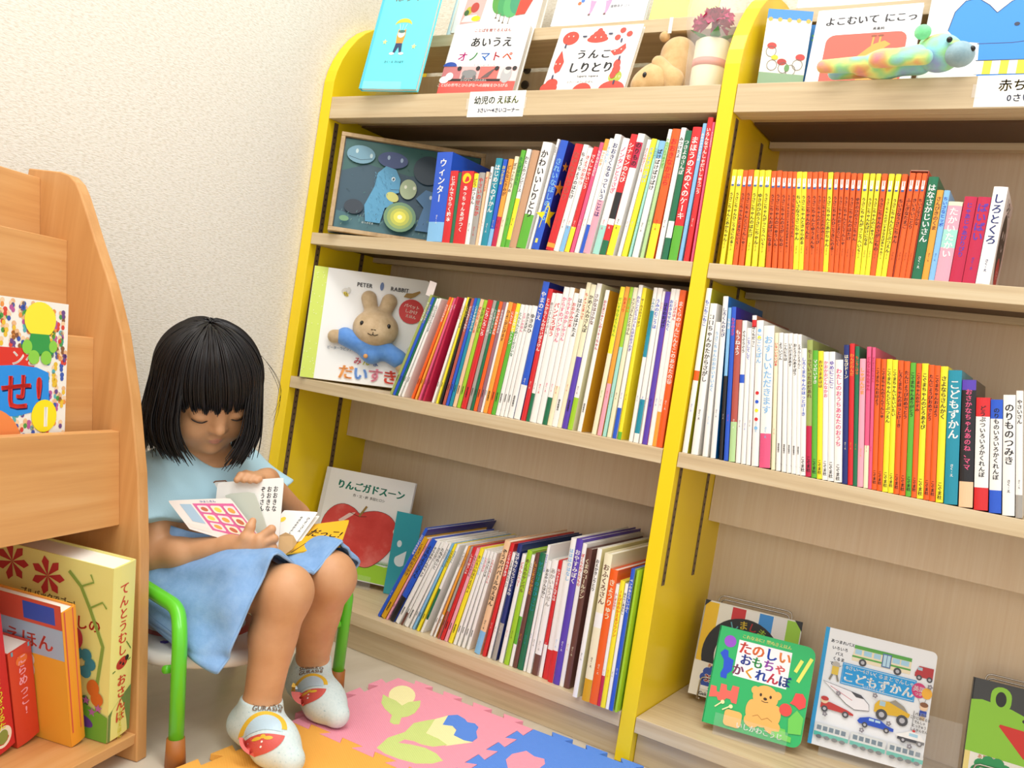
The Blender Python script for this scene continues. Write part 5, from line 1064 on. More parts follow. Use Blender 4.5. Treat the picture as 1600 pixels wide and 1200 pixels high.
def x_lady(b, k):
    t, h = .042, .248
    k.text('てんとうむしの', t*.48, h*.90, .0175, 'd0412c', vertical=True); k.ell(t*.5, h*.435, .011, .008, 'b8322a', rot=.3); k.ell(t*.72, h*.45, .004, .004, '2a2220'); k.ell(t*.42, h*.44, .002, .002, '2a2220'); k.ell(t*.55, h*.425, .002, .002, '2a2220'); k.line([(t*.1, h*.40), (t*.9, h*.435)], .002, '6a8a3a')
    k.text('おさんぽ', t*.5, h*.37, .0175, 'd0412c', vertical=True); k.poly([(0, 0), (t, 0), (t, h*.27), (t*.7, h*.25), (t*.35, h*.21), (0, h*.16)], '6f8a4a'); k.text('しかけえほん', t*.5, h*.19, .0085, 'dfd84a', vertical=True)
    k.line([(t*.65, h*.55), (t*.9, h*.49), (t*.75, h*.53)], .0015, '6a8a3a')
    q = Ink(b, lambda x, z, d: (-d, .24-x, z))
    q.text('プルバックでゴー!', .135, h*.75, .011, '6a5a3a'); q.text('てんとうむしの', .150, h*.655, .021, 'c8392e'); q.text('おさんぽ', .150, h*.56, .021, 'c8392e')
    for x, z in ((.075, .90), (.135, .87)):
        for a in range(7): q.poly([(x, h*z), (x+.02*math.cos(a*.9)-.006*math.sin(a*.9), h*z+.02*math.sin(a*.9)+.006*math.cos(a*.9)), (x+.028*math.cos(a*.9), h*z+.028*math.sin(a*.9)), (x+.02*math.cos(a*.9)+.006*math.sin(a*.9), h*z+.02*math.sin(a*.9)-.006*math.cos(a*.9))], 'c03a3a')
    q.ell(.035, h*.88, .016, .02, 'b84038')
    q.line([(.225, h*.02), (.22, h*.3), (.228, h*.55), (.205, h*.75), (.19, h*.86), (.17, h*.93)], .005, '8aa84a'); q.line([(.205, h*.75), (.225, h*.80), (.232, h*.77)], .0025, '8aa84a'); q.line([(.19, h*.86), (.21, h*.90), (.205, h*.94)], .0025, '8aa84a')
    for a in range(6): q.ell(.195+.014*math.cos(a*1.05), h*.43+.014*math.sin(a*1.05), .009, .009, '3f8a9a', n=12)
    q.ell(.195, h*.43, .005, .005, 'd8cf8a'); q.ell(.215, h*.30, .010, .012, 'd8702a'); q.ell(.222, h*.24, .010, .010, 'd8702a'); q.ell(.185, h*.56, .011, .016, 'b83a48')
    q.ell(.18, h*.25, .008, .014, '4a7a3a', rot=.6); q.ell(.20, h*.20, .008, .012, '4a7a3a', rot=-.5); q.poly([(.10, 0), (.24, 0), (.24, h*.15), (.2, h*.20), (.14, h*.12)], '6fae3a'); q.ell(.20, h*.10, .018, .008, '6a3f9a', rot=-.3)
    for x, z in ((.215, .16), (.225, .19), (.205, .22)): q.star(x, h*z, .007, 'b86aa8')
rack_book('board_book', -.0455, -.022, .0403, .042, .248, .23, 0, -.145, 'efe98e', '', '', 'tall thick yellow book with red lettering and a ladybird on its spine', extra=x_lady)
def x_mol(b, k):
    k.rect(.003, .02, .018, .20, 'd8564a'); q = Ink(b, lambda x, z, d: (-d, .17-x, z)); q.rect(0, 0, .17, .21, 'f0b23c'); q.rect(0, .13, .17, .175, 'a8c4dc'); q.text('えほん', .115, .15, .026, 'd8564a'); q.text('14話', .09, .03, .018, 'd8564a')
    q.ell(.10, .105, .020, .019, 'f3ddd0'); q.ell(.085, .12, .006, .009, 'f3ddd0'); q.ell(.115, .12, .006, .009, 'f3ddd0'); q.rect(.085, .05, .115, .088, 'd8786a'); q.ell(.094, .107, .002, .003, '3a2a24'); q.ell(.108, .107, .002, .003, '3a2a24'); q.rect(0, .175, .17, .21, 'd85a44'); q.rect(.11, .18, .16, .205, '3a5ac0')
rack_book('board_book', -.079, -.05, .0397, .024, .20, .17, 0, -.27, 'ef9f2c', '', '', 'orange book in clear film leaning against the tall yellow book', extra=x_mol)
def x_small(b, k): k.ell(.0185, .122, .009, .0075, 'e8743a'); k.rect(.004, .134, .033, .140, '6aa8b8')
rack_book('card_game_box', -.118, -.100, .0397, .036, .140, .10, 0, -.28, 'd3402c', 'p', 'にらめっこ!', 'small red boxed card game beside the orange film-wrapped book', 'box', extra=x_small)
def x_karuta(b, k):
    k.ell(.018, .172, .013, .016, 'f3ead8'); k.ell(.018, .174, .008, .009, 'a8402a'); k.ell(.018, .022, .014, .015, 'f3ead8'); k.ell(.018, .022, .008, .010, '8a9a4a'); k.text('日本の', .019, .148, .0125, 'f3efe2', vertical=True); k.text('ことわざかるた', .019, .113, .0115, 'e8e23a', vertical=True)
rack_book('card_game_box', -.158, -.100, .0397, .036, .19, .12, 0, -.285, 'cf2430', '', '', 'red boxed proverb card game with yellow-green lettering in the rack', 'box', extra=x_karuta)
rack_book('picture_book', -.173, -.095, .0397, .012, .21, .15, 0, -.29, 'f0b21c', '', '', 'thin yellow book edge beside the red proverb box', 'book')
rack_book('picture_book', -.190, -.09, .0397, .014, .12, .15, 0, -.295, '8aa8c0', '', '', 'grey-blue book at the outer side of the rack bottom', 'book')
# ---------------------------------------------------------------- child's chair
GREEN = mat('62cf2a', .3, .5, .3); FOOT = mat('a8672c', .5)
chair = empty('child_chair', (.35, -.36, 0)); tag(chair, 'small round-seated toddler chair with bright green tube legs and brown feet', 'chair')
SC = (.292, -.415); SZT = .141
m = MB(); m.lathe([(.10, .116), (.148, .118), (.153, .123), (.154, .130), (.150, .138), (.140, SZT), (.02, SZT)], mat('f3f0ea', .35, .5, .2), 48, Matrix.Translation((SC[0], SC[1], 0))); m.build('seat', chair, smooth=True)
m = MB(); kk = Ink(m, lambda x, z, d: (SC[0]+x, SC[1]+z, SZT+d)); kk.ell(-.01, 0, .10, .10, 'd03a34', n=36); kk.ell(-.01, 0, .085, .085, 'f3f0ea', n=36); kk.star(.055, -.10, .007, '5a3ab0', n=6, q=.8); kk.ell(.02, -.115, .006, .006, '5a3ab0'); m.build('seat_print', chair)
def arc(P, n=5):
    P = [Vector(p) for p in P]; out = [P[0]]
    for i in range(1, len(P)-1):
        a, b, c = P[i-1], P[i], P[i+1]; r = min((b-a).length, (c-b).length)*.45; p, q = b+(a-b).normalized()*r, b+(c-b).normalized()*r
        out += [(p*(1-t)**2+b*2*t*(1-t)+q*t*t) for t in np.linspace(0, 1, n+2)]
    return out+[P[-1]]
for nm, P in (('tube_frame', [(.446, -.5475, .0), (.432, -.560, .185), (.405, -.547, .214), (.26, -.538, .226), (.135, -.52, .240), (.108, -.375, .25), (.135, -.24, .240), (.26, -.205, .226), (.385, -.195, .214), (.402, -.182, .185), (.396, -.169, 0)]),
              ('rear_leg', [(.19, -.52, 0), (.205, -.49, .11), (.24, -.43, .121)]), ('rear_leg', [(.19, -.235, 0), (.205, -.26, .11), (.24, -.32, .121)])):
    m = MB(); m.tube(arc(P), .0105, GREEN, 14); m.build(nm, chair, smooth=True)
for x, y, dx, dy in ((.446, -.5475, -.0035, -.003), (.396, -.169, .001, -.002), (.19, -.52, .003, .004), (.19, -.235, .003, -.004)):
    m = MB(); m.tube([(x, y, 0), (x+dx, y+dy, .04)], [.0145, .0125], FOOT, 16); m.build('foot_cap', chair, smooth=True)
m = MB()
for y, x in ((-.53, .412), (-.225, .405)): m.tube([(x, y+(-.03 if y < -.4 else .03), .13), (x-.01, y, .122), (x-.03, y+(.03 if y < -.4 else -.03), .119)], .006, GREEN, 10)
m.build('seat_bracket', chair, smooth=True)
# ---------------------------------------------------------------- the reading child
girl = empty('person', (.30, -.385, 0)); tag(girl, 'small child in light blue shirt and denim skirt seated, reading a board book', 'person')
AZ, PI_, RO = math.radians(-17), math.radians(-31), math.radians(10)
Fv = np.array([math.cos(PI_)*math.cos(AZ), math.cos(PI_)*math.sin(AZ), math.sin(PI_)]); Lv = np.array([-math.sin(AZ), math.cos(AZ), 0]); Uv = np.cross(Fv, Lv)
Lv, Uv = Lv*math.cos(RO)+Uv*math.sin(RO), Uv*math.cos(RO)-Lv*math.sin(RO)
HR = np.stack([Fv, Lv, Uv], 1); HC = np.array([.262, -.432, .519]); HS = .915
hl = lambda P: ((P-HC.astype(np.float32)) @ HR.astype(np.float32))/HS
hw = lambda q: HC+HR @ np.array(q)*HS
def head(P):
    q = hl(P)
    d = ell(q, (-.012, 0, .022), (.086, .074, .078)); d = smin(d, ell(q, (.024, 0, -.032), (.058, .058, .060)), .03); d = smin(d, ell(q, (.034, 0, .026), (.052, .058, .052)), .02)
    d = smin(d, cap(q, (.040, -.012, -.076), (.040, .012, -.076), .022), .03)
    for s in (-1, 1):
        d = smin(d, cap(q, (.0, .046*s, -.04), (.042, .014*s, -.072), .020), .025); d = smin(d, ell(q, (.047, .034*s, -.046), (.031, .028, .028)), .018)
    for s in (-1, 1): d = smax(d, -ell(q, (.097, .031*s, -.004), (.018, .017, .010)), .016)
    d = smin(d, cap(q, (.076, 0, -.004), (.0865, 0, -.026), .0055, .0085), .014); d = smin(d, ell(q, (.0895, 0, -.030), (.0085, .0085, .0075)), .007)
    for s in (-1, 1): d = smin(d, ell(q, (.081, .0098*s, -.033), (.0075, .0058, .0055)), .006)
    for s in (-1, 1): d = smin(d, ell(q, (.0655, .030*s, -.0075), (.0165, .0165, .0115)), .006)
    d = smin(d, ell(q, (.0790, 0, -.0535), (.0070, .0125, .0034)), .006); d = smin(d, ell(q, (.0775, 0, -.0610), (.0075, .0100, .0042)), .006)
    d = smax(d, -cap(q, (.0868, -.012, -.0573), (.0868, .012, -.0573), .0020), .002); d = smin(d, ell(q, (.066, 0, -.083), (.016, .016, .012)), .014)
    for s in (-1, 1): d = smin(d, ell(q, (-.006, .074*s, -.010), (.016, .007, .024)), .006)
    return d*HS
SHR, ELR, WRR = (.222, -.468, .366), (.272, -.494, .249), (.383, -.448, .287)
SHL, ELL, WRL = (.224, -.296, .366), (.305, -.238, .300), (.334, -.345, .378)
HIR, KNR, ANR = (.262, -.438, .212), (.500, -.436, .248), (.486, -.440, .068)
HIL, KNL, ANL = (.262, -.338, .212), (.480, -.326, .250), (.414, -.262, .074)
def arm_leg(P):
    d = cap(P, SHR, ELR, .032, .0245); d = smin(d, cap(P, ELR, WRR, .0255, .0175), .012); d = smin(d, ell(P, ((ELR[0]*.7+WRR[0]*.3), ELR[1]*.7+WRR[1]*.3, ELR[2]*.7+WRR[2]*.3), (.034, .026, .025)), .01)
    d = np.minimum(d, smin(cap(P, SHL, ELL, .032, .024), cap(P, ELL, WRL, .0245, .0165), .012))
    for h, k, a, bk, q in ((HIR, KNR, ANR, (-.010, .0, .0), .86), (HIL, KNL, ANL, (-.012, -.004, .0), .97)):
        e = cap(P, h, k, .051, .038*(q+.05)); e = smin(e, ell(P, (k[0]+.002, k[1], k[2]-.002), (.037*(q+.05), .0345*(q+.05), .038)), .015)
        c = tuple(k[i]*.62+a[i]*.38+bk[i] for i in range(3)); e = smin(e, cap(P, k, c, .034*q, .0345*q), .02); e = smin(e, cap(P, c, a, .0345*q, .0210), .02); e = smin(e, cap(P, k, a, .031*q, .0210), .02)
        d = np.minimum(d, e)
    return d
def feet(P, g=0.0, top=None):
    d = None
    for a, heel, ball, toe in ((ANR, (.462, -.443, .026+.012), (.540, -.456, .040), (.575, -.458, .030)), (ANL, (.398, -.262, .036), (.478, -.290, .0385), (.512, -.296, .030))):
        e = cap(P, a, (a[0]-.008, a[1], a[2]-.02), .0245+g, .026+g); e = smin(e, cap(P, heel, ball, .024+g, .027+g), .02); e = smin(e, cap(P, ball, toe, .027+g, .0185+g), .02); e = smin(e, cap(P, a, ball, .022+g, .020+g), .025)
        d = e if d is None else np.minimum(d, e)
    return d
def torso(P):
    d = ell(P, (.255, -.388, .228), (.084, .100, .068)); d = smin(d, ell(P, (.240, -.386, .295), (.070, .086, .075)), .04); d = smin(d, ell(P, (.228, -.383, .345), (.062, .088, .062)), .04)
    return smin(d, cap(P, (.224, -.448, .372), (.226, -.318, .372), .034), .03)
def hand(P, H, r=.0062):
    pal, th = H[0][0], H[5]
    d = None
    for f in H[1:5]:
        e = cap(P, pal, f[0], .0115, .0080); d = e if d is None else smin(d, e, .012)
    e = cap(P, pal, th[1], .012, .0085); d = smin(d, e, .010)
    for i, f in enumerate(H[1:5]):
        q = (1.0, 1.03, .98, .86)[i]*r; e = cap(P, f[0], f[1], q*1.12, q*1.06); e = smin(e, cap(P, f[1], f[2], q*1.04, q*.98), .003); e = smin(e, cap(P, f[2], f[3], q*.96, q*.84), .003); d = smin(d, e, .0022)
    e = cap(P, th[0], th[1], .0095, .0078); e = smin(e, cap(P, th[1], th[2], .0078, .0070), .004); e = smin(e, cap(P, th[2], th[3], .0070, .0056), .004)
    return smin(d, e, .005)
def body(P):
    d = torso(P); n = cap(P, (.232, -.388, .385), tuple(hw((-.012, 0, -.03))), .036, .040); d = smin(d, n, .03); d = smin(d, head(P), .015); d = smin(d, arm_leg(P), .015); d = smin(d, feet(P, -.002), .012)
    hr = smin(hand(P, G['RH']), cap(P, WRR, G['RH'][0][0], .0172, .0120), .012); hL = smin(hand(P, G['LH']), cap(P, WRL, G['LH'][0][0], .0165, .0115), .012)
    return smax(smin(smin(d, hr, .010), hL, .010), .0118-P[:, 2], .003)
def skin_mat():
    m, t, b = nt('child_skin'); f = noise(t, coords(t, (1, 1, 1)), 25, 4); t.links.new(ramp(t, f, [(.3, 'cb9468'), (.7, 'd6a175')]), b.inputs['Base Color'])
    b.inputs['Roughness'].default_value = .48; b.inputs['Subsurface Weight'].default_value = .12; b.inputs['Subsurface Radius'].default_value = (.012, .005, .003); b.inputs['Subsurface Scale'].default_value = .5
    g = noise(t, coords(t, (1, 1, 1)), 900, 2); bump(t, b, g, .06, .0005); return m
SKIN = skin_mat(); LIP = mat('cf8a70', .45); CHEEK = None
def colour(c):
    q = hl(c.astype(np.float32)); k = np.zeros(len(c))
    k[((q[:, 1]/.0120)**2+((q[:, 2]+.0573)/.0058)**2 < 1) & (q[:, 0] > .068)] = 1
    return k
solid('body', body, (.14, -.57, .0), (.62, -.18, .63), .0021, [SKIN, LIP], girl, 2, colour)
# lashes, brows, nostrils
DK = mat('241814', .6); m = MB()
for s in (-1, 1):
    P = []
    for a in np.linspace(-1.15, 1.15, 11):
        P.append(tuple(hw((.0655+.0172*math.cos(a)*.93, .030*s+.0172*math.sin(a), -.0130-.0022*math.cos(a)+.0022*abs(math.sin(a))*(1 if True else 0)))))
    m.tube(P, [.0004]+[.00105]*9+[.0004], DK, 6)
m.build('eyelashes', girl, smooth=True)
m = MB()
for s in (-1, 1):
    m.tube([tuple(hw((.080-.010*abs(y-.028)/.02, y*s, .019+.004*math.sin((y-.012)*90)))) for y in np.linspace(.014, .046, 8)], [.0006, .0013, .0015, .0015, .0014, .0012, .0009, .0005], mat('3a2a22', .8), 6)
m.build('eyebrows', girl, smooth=True)
# shirt
def fold(P, a, f): return a*np.sin(P[:, 0]*f[0]+P[:, 1]*f[1]+P[:, 2]*f[2]+1.5*np.sin(P[:, 2]*37+P[:, 1]*21))
def shirt(P):
    d = torso(P)-.009; 
    for sh, el, q in ((SHR, ELR, .62), (SHL, ELL, .62)):
        mid = tuple(sh[i]*(1-q)+el[i]*q for i in range(3)); d = smin(d, cap(P, sh, mid, .040, .047), .022)
        ax = np.array(el)-np.array(sh); ax /= np.linalg.norm(ax); cut = (P-np.array(mid, np.float32)) @ ax.astype(np.float32)
        inner = cap(P, sh, el, .037, .040); d = smax(d, np.where(((P-np.array(sh, np.float32))@ax.astype(np.float32) > .02) & (np.sqrt(((P-np.array(mid, np.float32))**2).sum(1)) < .075), cut, -1.0), .003)
    d = d+fold(P, .0022, (60, 40, 70)); d = smax(d, -cap(P, (.235, -.388, .378), (.252, -.400, .46), .043, .046), .006)
    return smax(d, .215-P[:, 2], .004)
def shirt_mat():
    m, t, b = nt('light_blue_jersey'); b.inputs['Base Color'].default_value = lin('b4dbea'); b.inputs['Roughness'].default_value = .9; b.inputs['Sheen Weight'].default_value = .2; b.inputs['Specular IOR Level'].default_value = .15
    f = noise(t, coords(t, (1, 1, 1)), 700, 2); bump(t, b, f, .25, .0008); return m
solid('shirt', shirt, (.12, -.57, .20), (.37, -.19, .44), .0028, shirt_mat(), girl, 3)
# denim skirt: rings from waist to hem around the lap
def loft(rings, n, sub=4):
    R = [np.array(r, float) for r in rings]; out = []
    def cr(p0, p1, p2, p3, t): return .5*((2*p1)+(p2-p0)*t+(2*p0-5*p1+4*p2-p3)*t*t+(3*p1-p0-3*p2+p3)*t**3)
    D = []
    for r in R:
        k = len(r); P = []
        for i in range(n):
            u = i/n*k; j = int(u); P.append(cr(r[(j-1) % k], r[j % k], r[(j+1) % k], r[(j+2) % k], u-j))
        D.append(np.array(P))
    for i in range(len(D)-1):
        for s in range(sub):
            out.append(cr(D[max(i-1, 0)], D[i], D[i+1], D[min(i+2, len(D)-1)], s/sub))
    out.append(D[-1]); return np.array(out)
rings = [
 [(.175, -.388, .300), (.200, -.470, .300), (.262, -.482, .300), (.312, -.450, .290), (.325, -.388, .290), (.312, -.326, .292), (.262, -.292, .300), (.200, -.302, .300)],
 [(.160, -.388, .230), (.200, -.492, .225), (.285, -.512, .225), (.345, -.465, .264), (.352, -.388, .270), (.345, -.312, .270), (.285, -.262, .232), (.200, -.276, .225)],
 [(.200, -.388, .172), (.255, -.510, .172), (.335, -.526, .195), (.395, -.468, .283), (.400, -.388, .272), (.392, -.312, .286), (.345, -.262, .255), (.255, -.276, .180)],
 [(.270, -.388, .168), (.330, -.522, .166), (.400, -.530, .185), (.440, -.470, .294), (.440, -.386, .270), (.432, -.316, .298), (.408, -.262, .262), (.330, -.276, .185)],
 [(.330, -.392, .168), (.415, -.520, .150), (.450, -.528, .172), (.472, -.466, .300), (.470, -.384, .268), (.465, -.318, .306), (.458, -.268, .262), (.385, -.290, .195)],
 [(.365, -.394, .168), (.466, -.512, .142), (.488, -.518, .168), (.490, -.462, .299), (.492, -.384, .264), (.486, -.318, .304), (.482, -.271, .258), (.410, -.296, .198)]]
SK = loft(rings, 96, 7); kR, kN = SK.shape[:2]
for i in range(kR):
    for j in range(kN):
        u, v = i/(kR-1), j/kN*2*math.pi; p = SK[i, j]; c = SK[i].mean(0); dv = p-c; L = np.linalg.norm(dv); am = .0045*min(1, u*2.2)
        SK[i, j] = p+dv/L*am*(math.sin(9*v+4*u+1.5*math.sin(5*u+v))+.6*math.sin(17*v-7*u))
def denim():
    m, t, b = nt('blue_denim'); v = coords(t, (1, 1, 1)); f = noise(t, v, 42, 6, .7); g = noise(t, coords(t, (1500, 1500, 500)), 1, 2)
    t.links.new(ramp(t, f, [(.3, '7da4d2'), (.5, '88aedb'), (.72, '94b8e0')]), b.inputs['Base Color']); b.inputs['Roughness'].default_value = .88; b.inputs['Specular IOR Level'].default_value = .1
    mx = node(t, 'ShaderNodeMath', operation='MULTIPLY_ADD'); t.links.new(g, mx.inputs[0]); mx.inputs[1].default_value = .4; t.links.new(noise(t, v, 90, 3), mx.inputs[2]); bump(t, b, mx.outputs[0], .4, .0015); return m
m = MB(); V = SK.reshape(-1, 3); m.add([tuple(p) for p in V], [(i*kN+j, i*kN+(j+1) % kN, (i+1)*kN+(j+1) % kN, (i+1)*kN+j) for i in range(kR-1) for j in range(kN)], denim())
sk = m.build('skirt', girl, smooth=True); so = sk.modifiers.new('t', 'SOLIDIFY'); so.thickness = .003; so.offset = -1
STI = mat('c9dcf0', .9); m = MB(); hem = SK[-1]; n2 = SK[-4]; 
m.tube([tuple(p) for p in hem], .0022, mat('8fb2da', .9), 8, closed=True)
for w in (.0,):
    pts = [SK[-6, j]+(SK[-6, j]-SK[-6].mean(0))/np.linalg.norm(SK[-6, j]-SK[-6].mean(0))*.0006 for j in range(kN)]; m.tube([tuple(p) for p in pts], .0011, mat('5f86b8', .9), 5, closed=True)
m.build('hem', girl, smooth=True); sk['part_note'] = ''
del sk['part_note']
m = MB(); m.tube([tuple(SK[i, 22]+np.array([0, -.0015, .001])) for i in range(6, kR-1)], .0013, mat('5f86ba', .9), 5); m.tube([tuple(SK[i, 13]+np.array([0, -.002, 0])) for i in range(12, kR-1)], .0013, mat('5f86ba', .9), 5); m.build('seam', girl, smooth=True)
# socks
def sock_mat():
    m, t, b = nt('pale_blue_sock'); f = noise(t, coords(t, (1, 1, 1)), 260, 2); t.links.new(ramp(t, f, [(.25, 'a9c6cc'), (.34, 'd2e4e4'), (.7, 'dcebea')]), b.inputs['Base Color']); b.inputs['Roughness'].default_value = .95; b.inputs['Specular IOR Level'].default_value = .1
    g = noise(t, coords(t, (1, 1, 1)), 800, 2); bump(t, b, g, .3, .0008); return m
SOCK = sock_mat(); PR = ((.528, -.472, .050), (.456, -.308, .053))
for nm, a, lo, hi, Cc, sc in (('sock', ANR, (.42, -.50, 0), (.62, -.40, .11), PR[0], 1.0), ('sock', ANL, (.35, -.335, 0), (.56, -.225, .115), PR[1], .86)):
    zt = a[2]+.016
    def sf(P, a=a, zt=zt):
        d = feet(P, .002); r = cap(P, a, (a[0], a[1], a[2]+.03), .0275, .029); d = smin(d, r, .010); d = smax(d, P[:, 2]-zt, .002); return smax(d, .0115-P[:, 2], .004)
    o = solid(nm, sf, lo, hi, .0018, SOCK, girl, 2)
    bpy.context.view_layer.update(); dg = bpy.context.evaluated_depsgraph_get(); bv = BVHTree.FromObject(o, dg); I = o.matrix_world
    D = Vector((.52, -.50, .69)).normalized(); ux = Vector((.72, .69, -.05)).normalized(); ux = (ux-D*ux.dot(D)).normalized(); uy = D.cross(ux)
    def pos(x, z, d, bv=bv, I=I):
        base = Vector(Cc)+ux*x*sc*1.5+uy*z*sc*1.5; org = base+D*.2; loc, nr, ix, ds = bv.ray_cast(I.inverted() @ org, -D)
        if loc is None: loc = I.inverted() @ (base); nr = D
        return tuple((I @ loc)+nr*(d+.0003))
    m = MB(); k = Ink(m, pos, .00012, .0003)
    def ring(x, z, rx, rz, h, n=22, a0=0, a1=6.2832, q0=0.0):
        P = []; Fc = []; nr = 6
        for r in range(nr+1):
            f = q0+(1-q0)*r/nr
            for i in range(n+1): P.append((x+rx*f*math.cos(a0+(a1-a0)*i/n), z+rz*f*math.sin(a0+(a1-a0)*i/n)))
        for r in range(nr):
            for i in range(n): Fc.append((r*(n+1)+i, r*(n+1)+i+1, (r+1)*(n+1)+i+1, (r+1)*(n+1)+i))
        k._put(P, Fc, h)
    ring(0, .002, .0215, .020, 'efc23a', a0=.05, a1=3.09, q0=.72); ring(0, .002, .0165, .016, 'c3dcea', a0=-.1, a1=3.24); ring(0, -.002, .0205, .017, 'd65a50', a0=3.2, a1=6.22); ring(.001, -.0045, .0022, .0018, 'e8bc3a'); ring(-.004, -.006, .004, .0016, 'e8bc3a'); ring(.006, -.006, .004, .0016, 'e8bc3a')
    for q in (-.009, -.013): ring(.001, q, .0009, .0009, 'f6efe8')
    k.text('SUMIKKO', .0, .0300, .0062, '7a6450', bold=.03); k.text('GURASHI', .0, .0246, .0062, '7a6450', bold=.03)
    m.build('sock_print', girl)
# ---------------------------------------------------------------- hair
HAIR, ht, hb = nt('black_hair'); hb.inputs['Base Color'].default_value = lin('130e0e'); hb.inputs['Roughness'].default_value = .34; hb.inputs['Specular IOR Level'].default_value = .45
EC = np.array([-.012, 0, .022]); ER = np.array([.092, .081, .084]); CROWN = np.array([-.22, -.06, 1.0]); CROWN /= np.linalg.norm(CROWN)
DOWN = HR.T @ np.array([0, 0, -1.0])          # gravity in the head's frame
def lock(phi, th0, layer, rnd, zend, bang):
    fwd = np.array([1.0, 0, 0]); e1 = fwd-CROWN*(fwd @ CROWN); e1 /= np.linalg.norm(e1); e2 = np.cross(CROWN, e1)
    d0 = CROWN*math.cos(th0)+(e1*math.cos(phi)+e2*math.sin(phi))*math.sin(th0); R = ER*layer; p = EC+R*d0; P = [p]; step = .0065; fall = 0
    for i in range(60):
        n = (p-EC)/R**2; n /= np.linalg.norm(n); mer = (e1*math.cos(phi)+e2*math.sin(phi))*.9-CROWN*.55; t = mer-n*(mer @ n); g = DOWN-n*(DOWN @ n)
        t = t/np.linalg.norm(t); g = g/(np.linalg.norm(g)+1e-6); w = .35+.25*min(i/12, 1)
        hd = n @ -DOWN
        if hd > -.02 or (bang and i < 40): v = t*(1-w)+g*w if not bang else t*.75+g*.25
        else:
            fall += 1; hz = (HC+HR @ p*HS)[2]; inw = np.array([.10, -math.copysign(1.0, p[1]), 0])*max(0, min(.75, (.475-hz)*13))*(1 if abs(phi) < 1.6 else .3); v = DOWN*1.0+n*.05+rnd*.08+inw
        v = v/np.linalg.norm(v); p = p+v*step
        q = (p-EC)/R; l = np.linalg.norm(q)
        if l < 1 and (hd > -.25 or bang): p = EC+R*q/l
        if not bang:
            q = (p-EC)/R; l = np.linalg.norm(q)
            if l < 1: p = EC+R*q/l
        P.append(p)
        if bang and p[2] < zend: break
        if not bang and (HC+HR @ p*HS)[2] < zend: break
    return [HC+HR @ x*HS for x in P]
rr = random.Random(11); m = MB()
def strand(P, r0, r1, n=3):
    k = len(P)
    if k < 4: return
    m.tube([tuple(x) for x in P], [r0*(1-.2*i/k)*(1 if i < k-3 else (k-i)/4.0)+r1 for i in range(k)], HAIR, n)
for i in range(2300):
    phi = rr.uniform(-math.pi, math.pi); a = abs(phi); th0 = rr.uniform(.03, 1.0) if rr.random() < .75 else rr.uniform(.8, 1.5); lay = rr.uniform(1.005, 1.09)
    if a < .80: continue
    base = .415+max(0, a-1.25)*.012
    zend = base+rr.uniform(-.010, .022)+.008*math.sin(phi*19); rnd = np.array([rr.gauss(0, 1), rr.gauss(0, 1), rr.gauss(0, .3)])*.5
    strand(lock(phi, th0, lay, rnd, zend, False), .0013, .0002)
for i in range(620):
    phi = rr.uniform(-.84, .84); strand(lock(phi, rr.uniform(.03, .9), rr.uniform(1.0, 1.075), np.zeros(3), .0165+rr.uniform(-.004, .004)+.005*math.sin(phi*26+1)-.012*abs(phi/.84)**3, True), .0012, .0002)
# a few stray hairs at the side
for i in range(3):
    a = np.array(hw((-.01+.011*i, .088, .055-.004*i))); strand([a+np.array([.004*t+.018*math.sin(t*(.35-.06*i)+i*.9)*.6, .022*math.sin(t*.26), -.0085*t]) for t in range(12)], .00035, .0001)
hair_strands = m
def hair_cap(P):
    q = hl(P); d = ell(q, tuple(EC), tuple(ER*.995))
    s = (P-HC.astype(np.float32))
    back = cap(P, tuple(hw((-.035, -.058, -.01))), tuple(hw((-.03, -.056, -.01))+np.array([.0, 0, -.075])), .028, .020); d = smin(d, back, .02); back = cap(P, tuple(hw((-.035, .058, -.01))), tuple(hw((-.03, .056, -.01))+np.array([.0, 0, -.075])), .028, .020); d = smin(d, back, .02)
    d = smin(d, cap(P, tuple(hw((-.06, -.03, -.02))), tuple(hw((-.06, .03, -.02))), .03), .02)
    d = smax(d, -ell(q, (.085, 0, -.060), (.075, .066, .075)), .004); return d
ho = solid('hair', hair_cap, tuple(HC-.17), tuple(HC+.15), .003, HAIR, girl, 1)
hs = hair_strands.build('hair_strands', girl, smooth=True)
# ---------------------------------------------------------------- the book she holds
bk = empty('held_board_book', tuple(G['C'][1])); tag(bk, 'open board book with thick white pages held by the reading child', 'book')
def leaf(nm, P, m, th=.0022, draw=None, rr_=.08, fit='a', pf=.8):
    P = [Vector(p) for p in P]
    if fit == 'a': P[0] = P[3]+(P[1]-P[2])*pf
    elif fit == 'd': P[3] = P[0]+(P[2]-P[1])
    n = (P[1]-P[0]).cross(P[3]-P[0]).normalized(); b = MB()
    camv = Vector((1.4239, -1.4, .6357))-P[0]
    if n.dot(camv) < 0: n = -n
    q = []
    for i in range(4):
        if i in (2, 3) : a, c = P[i-1], P[(i+1) % 4]; q += [P[i].lerp(a, rr_), P[i].lerp((a+c)/2, rr_*.25), P[i].lerp(c, rr_)]
        else: q.append(P[i])
    b.prism([p-n*th for p in q], n*th, m)
    if draw: draw(Ink(b, lambda x, z, d: tuple((P[0]*(1-x)+P[1]*x)*(1-z)+(P[3]*(1-x)+P[2]*x)*z+n*d)))
    return b.build(nm, bk)
WH = mat('f4f1ea', .45)
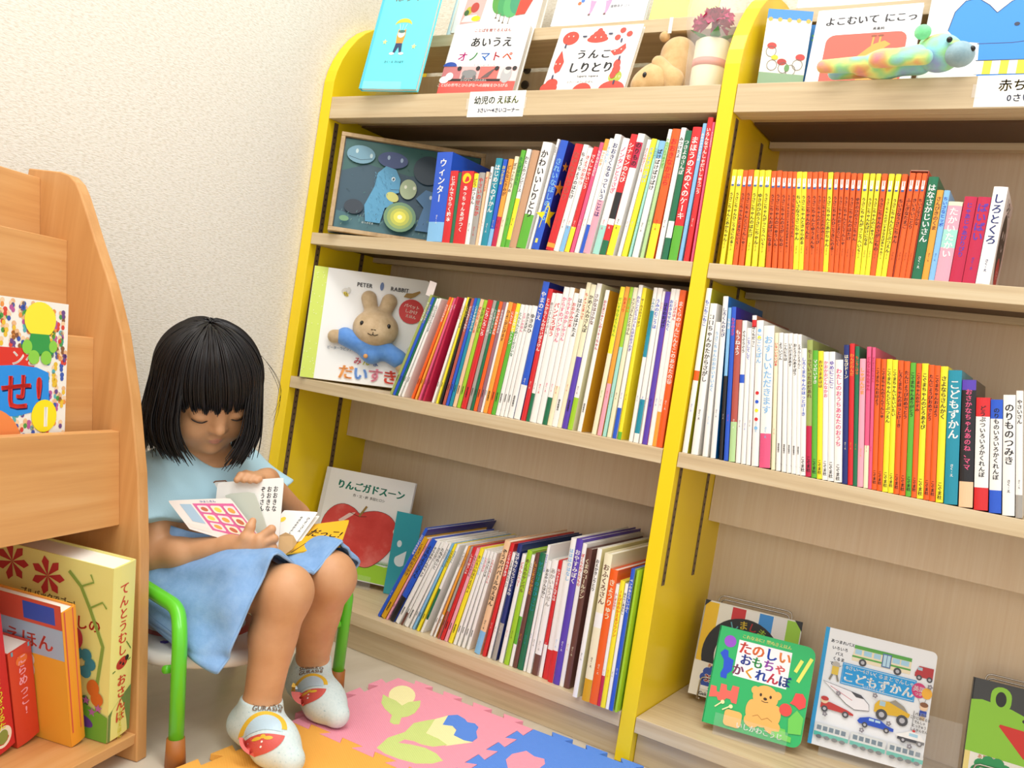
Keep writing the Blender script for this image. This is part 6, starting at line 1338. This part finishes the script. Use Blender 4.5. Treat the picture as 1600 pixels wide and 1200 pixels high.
def d_back(k):
    k.rect(.34, .20, .97, .90, 'dd5f96'); k.rect(.14, .35, .31, .88, 'a9c2d4'); k.rect(.04, .10, .30, .25, 'eaded0')
    for i in range(3):
        for j in range(3): k.rrect(.38+.20*i, .25+.215*j, .54+.20*i, .42+.215*j, .03, ('f3dcd8', 'f6e6c8')[(i+j) % 2]); k.ell(.46+.20*i, .33+.215*j, .05, .055, ('e8a03c', 'f0cf4a', 'c8663a')[(i*2+j) % 3], n=12)
    k.text('ひよこさん', .60, .945, .05, '4a6ab8')
leaf('back_cover', G['A'], mat('efe2d8', .35), draw=d_back, pf=.50); leaf('page', G['G'], mat('c9cfc0', .6), .0016, rr_=.22)
def d_page(k):
    for i, s in enumerate(('おおきな', 'おおきな', 'ぞうさん')): k.text(s, .89-.095*i, .90, .085, '3a3a3c', vertical=True, gap=1.0, sx=.85)
leaf('page', G['C'], WH, draw=d_page)
b = MB(); P = [Vector(p) for p in G['H']]; b.prism(P, Vector((-.001, .0016, 0)), WH); b.tube([tuple(p) for p in P[2:]], .0011, mat('8a5a3a', .5), 6); b.build('page', bk)
def d_p2(k):
    k.text('ひよこさん', .86, .80, .105, '3a3a3c', vertical=True, sx=.9); k.text('今日もなかよし', .64, .80, .09, '3a3a3c', vertical=True, sx=.9); k.ell(.16, .62, .08, .10, 'f4d62c')
leaf('page', G['D2'], WH); leaf('page', G['D'], WH, draw=d_p2)
b = MB(); P = [Vector(p) for p in G['T']]; b.prism(P, Vector((-.0008, .0014, 0)), mat('c9a06a', .6)); b.build('page', bk)
def d_front(k):
    k.text('だっこ!', .62, .55, .27, '2a221a', rot=-.35, sx=.8); k.line([(.05, .1), (.18, .5), (.42, .8)], .02, '4a3a1c'); k.line([(.10, .0), (.3, .28), (.42, .1)], .02, '4a3a1c'); k.ell(.50, .22, .03, .06, 'c8962a')
leaf('front_cover', G['E'], mat('f6b81c', .35), .0026, draw=d_front, fit='d')
b = MB(); b.tube([tuple(G['C'][1]), tuple(Vector(G['C'][0]).lerp(Vector(G['C'][1]), .35))], .0035, WH, 8); b.build('book_spine', bk)
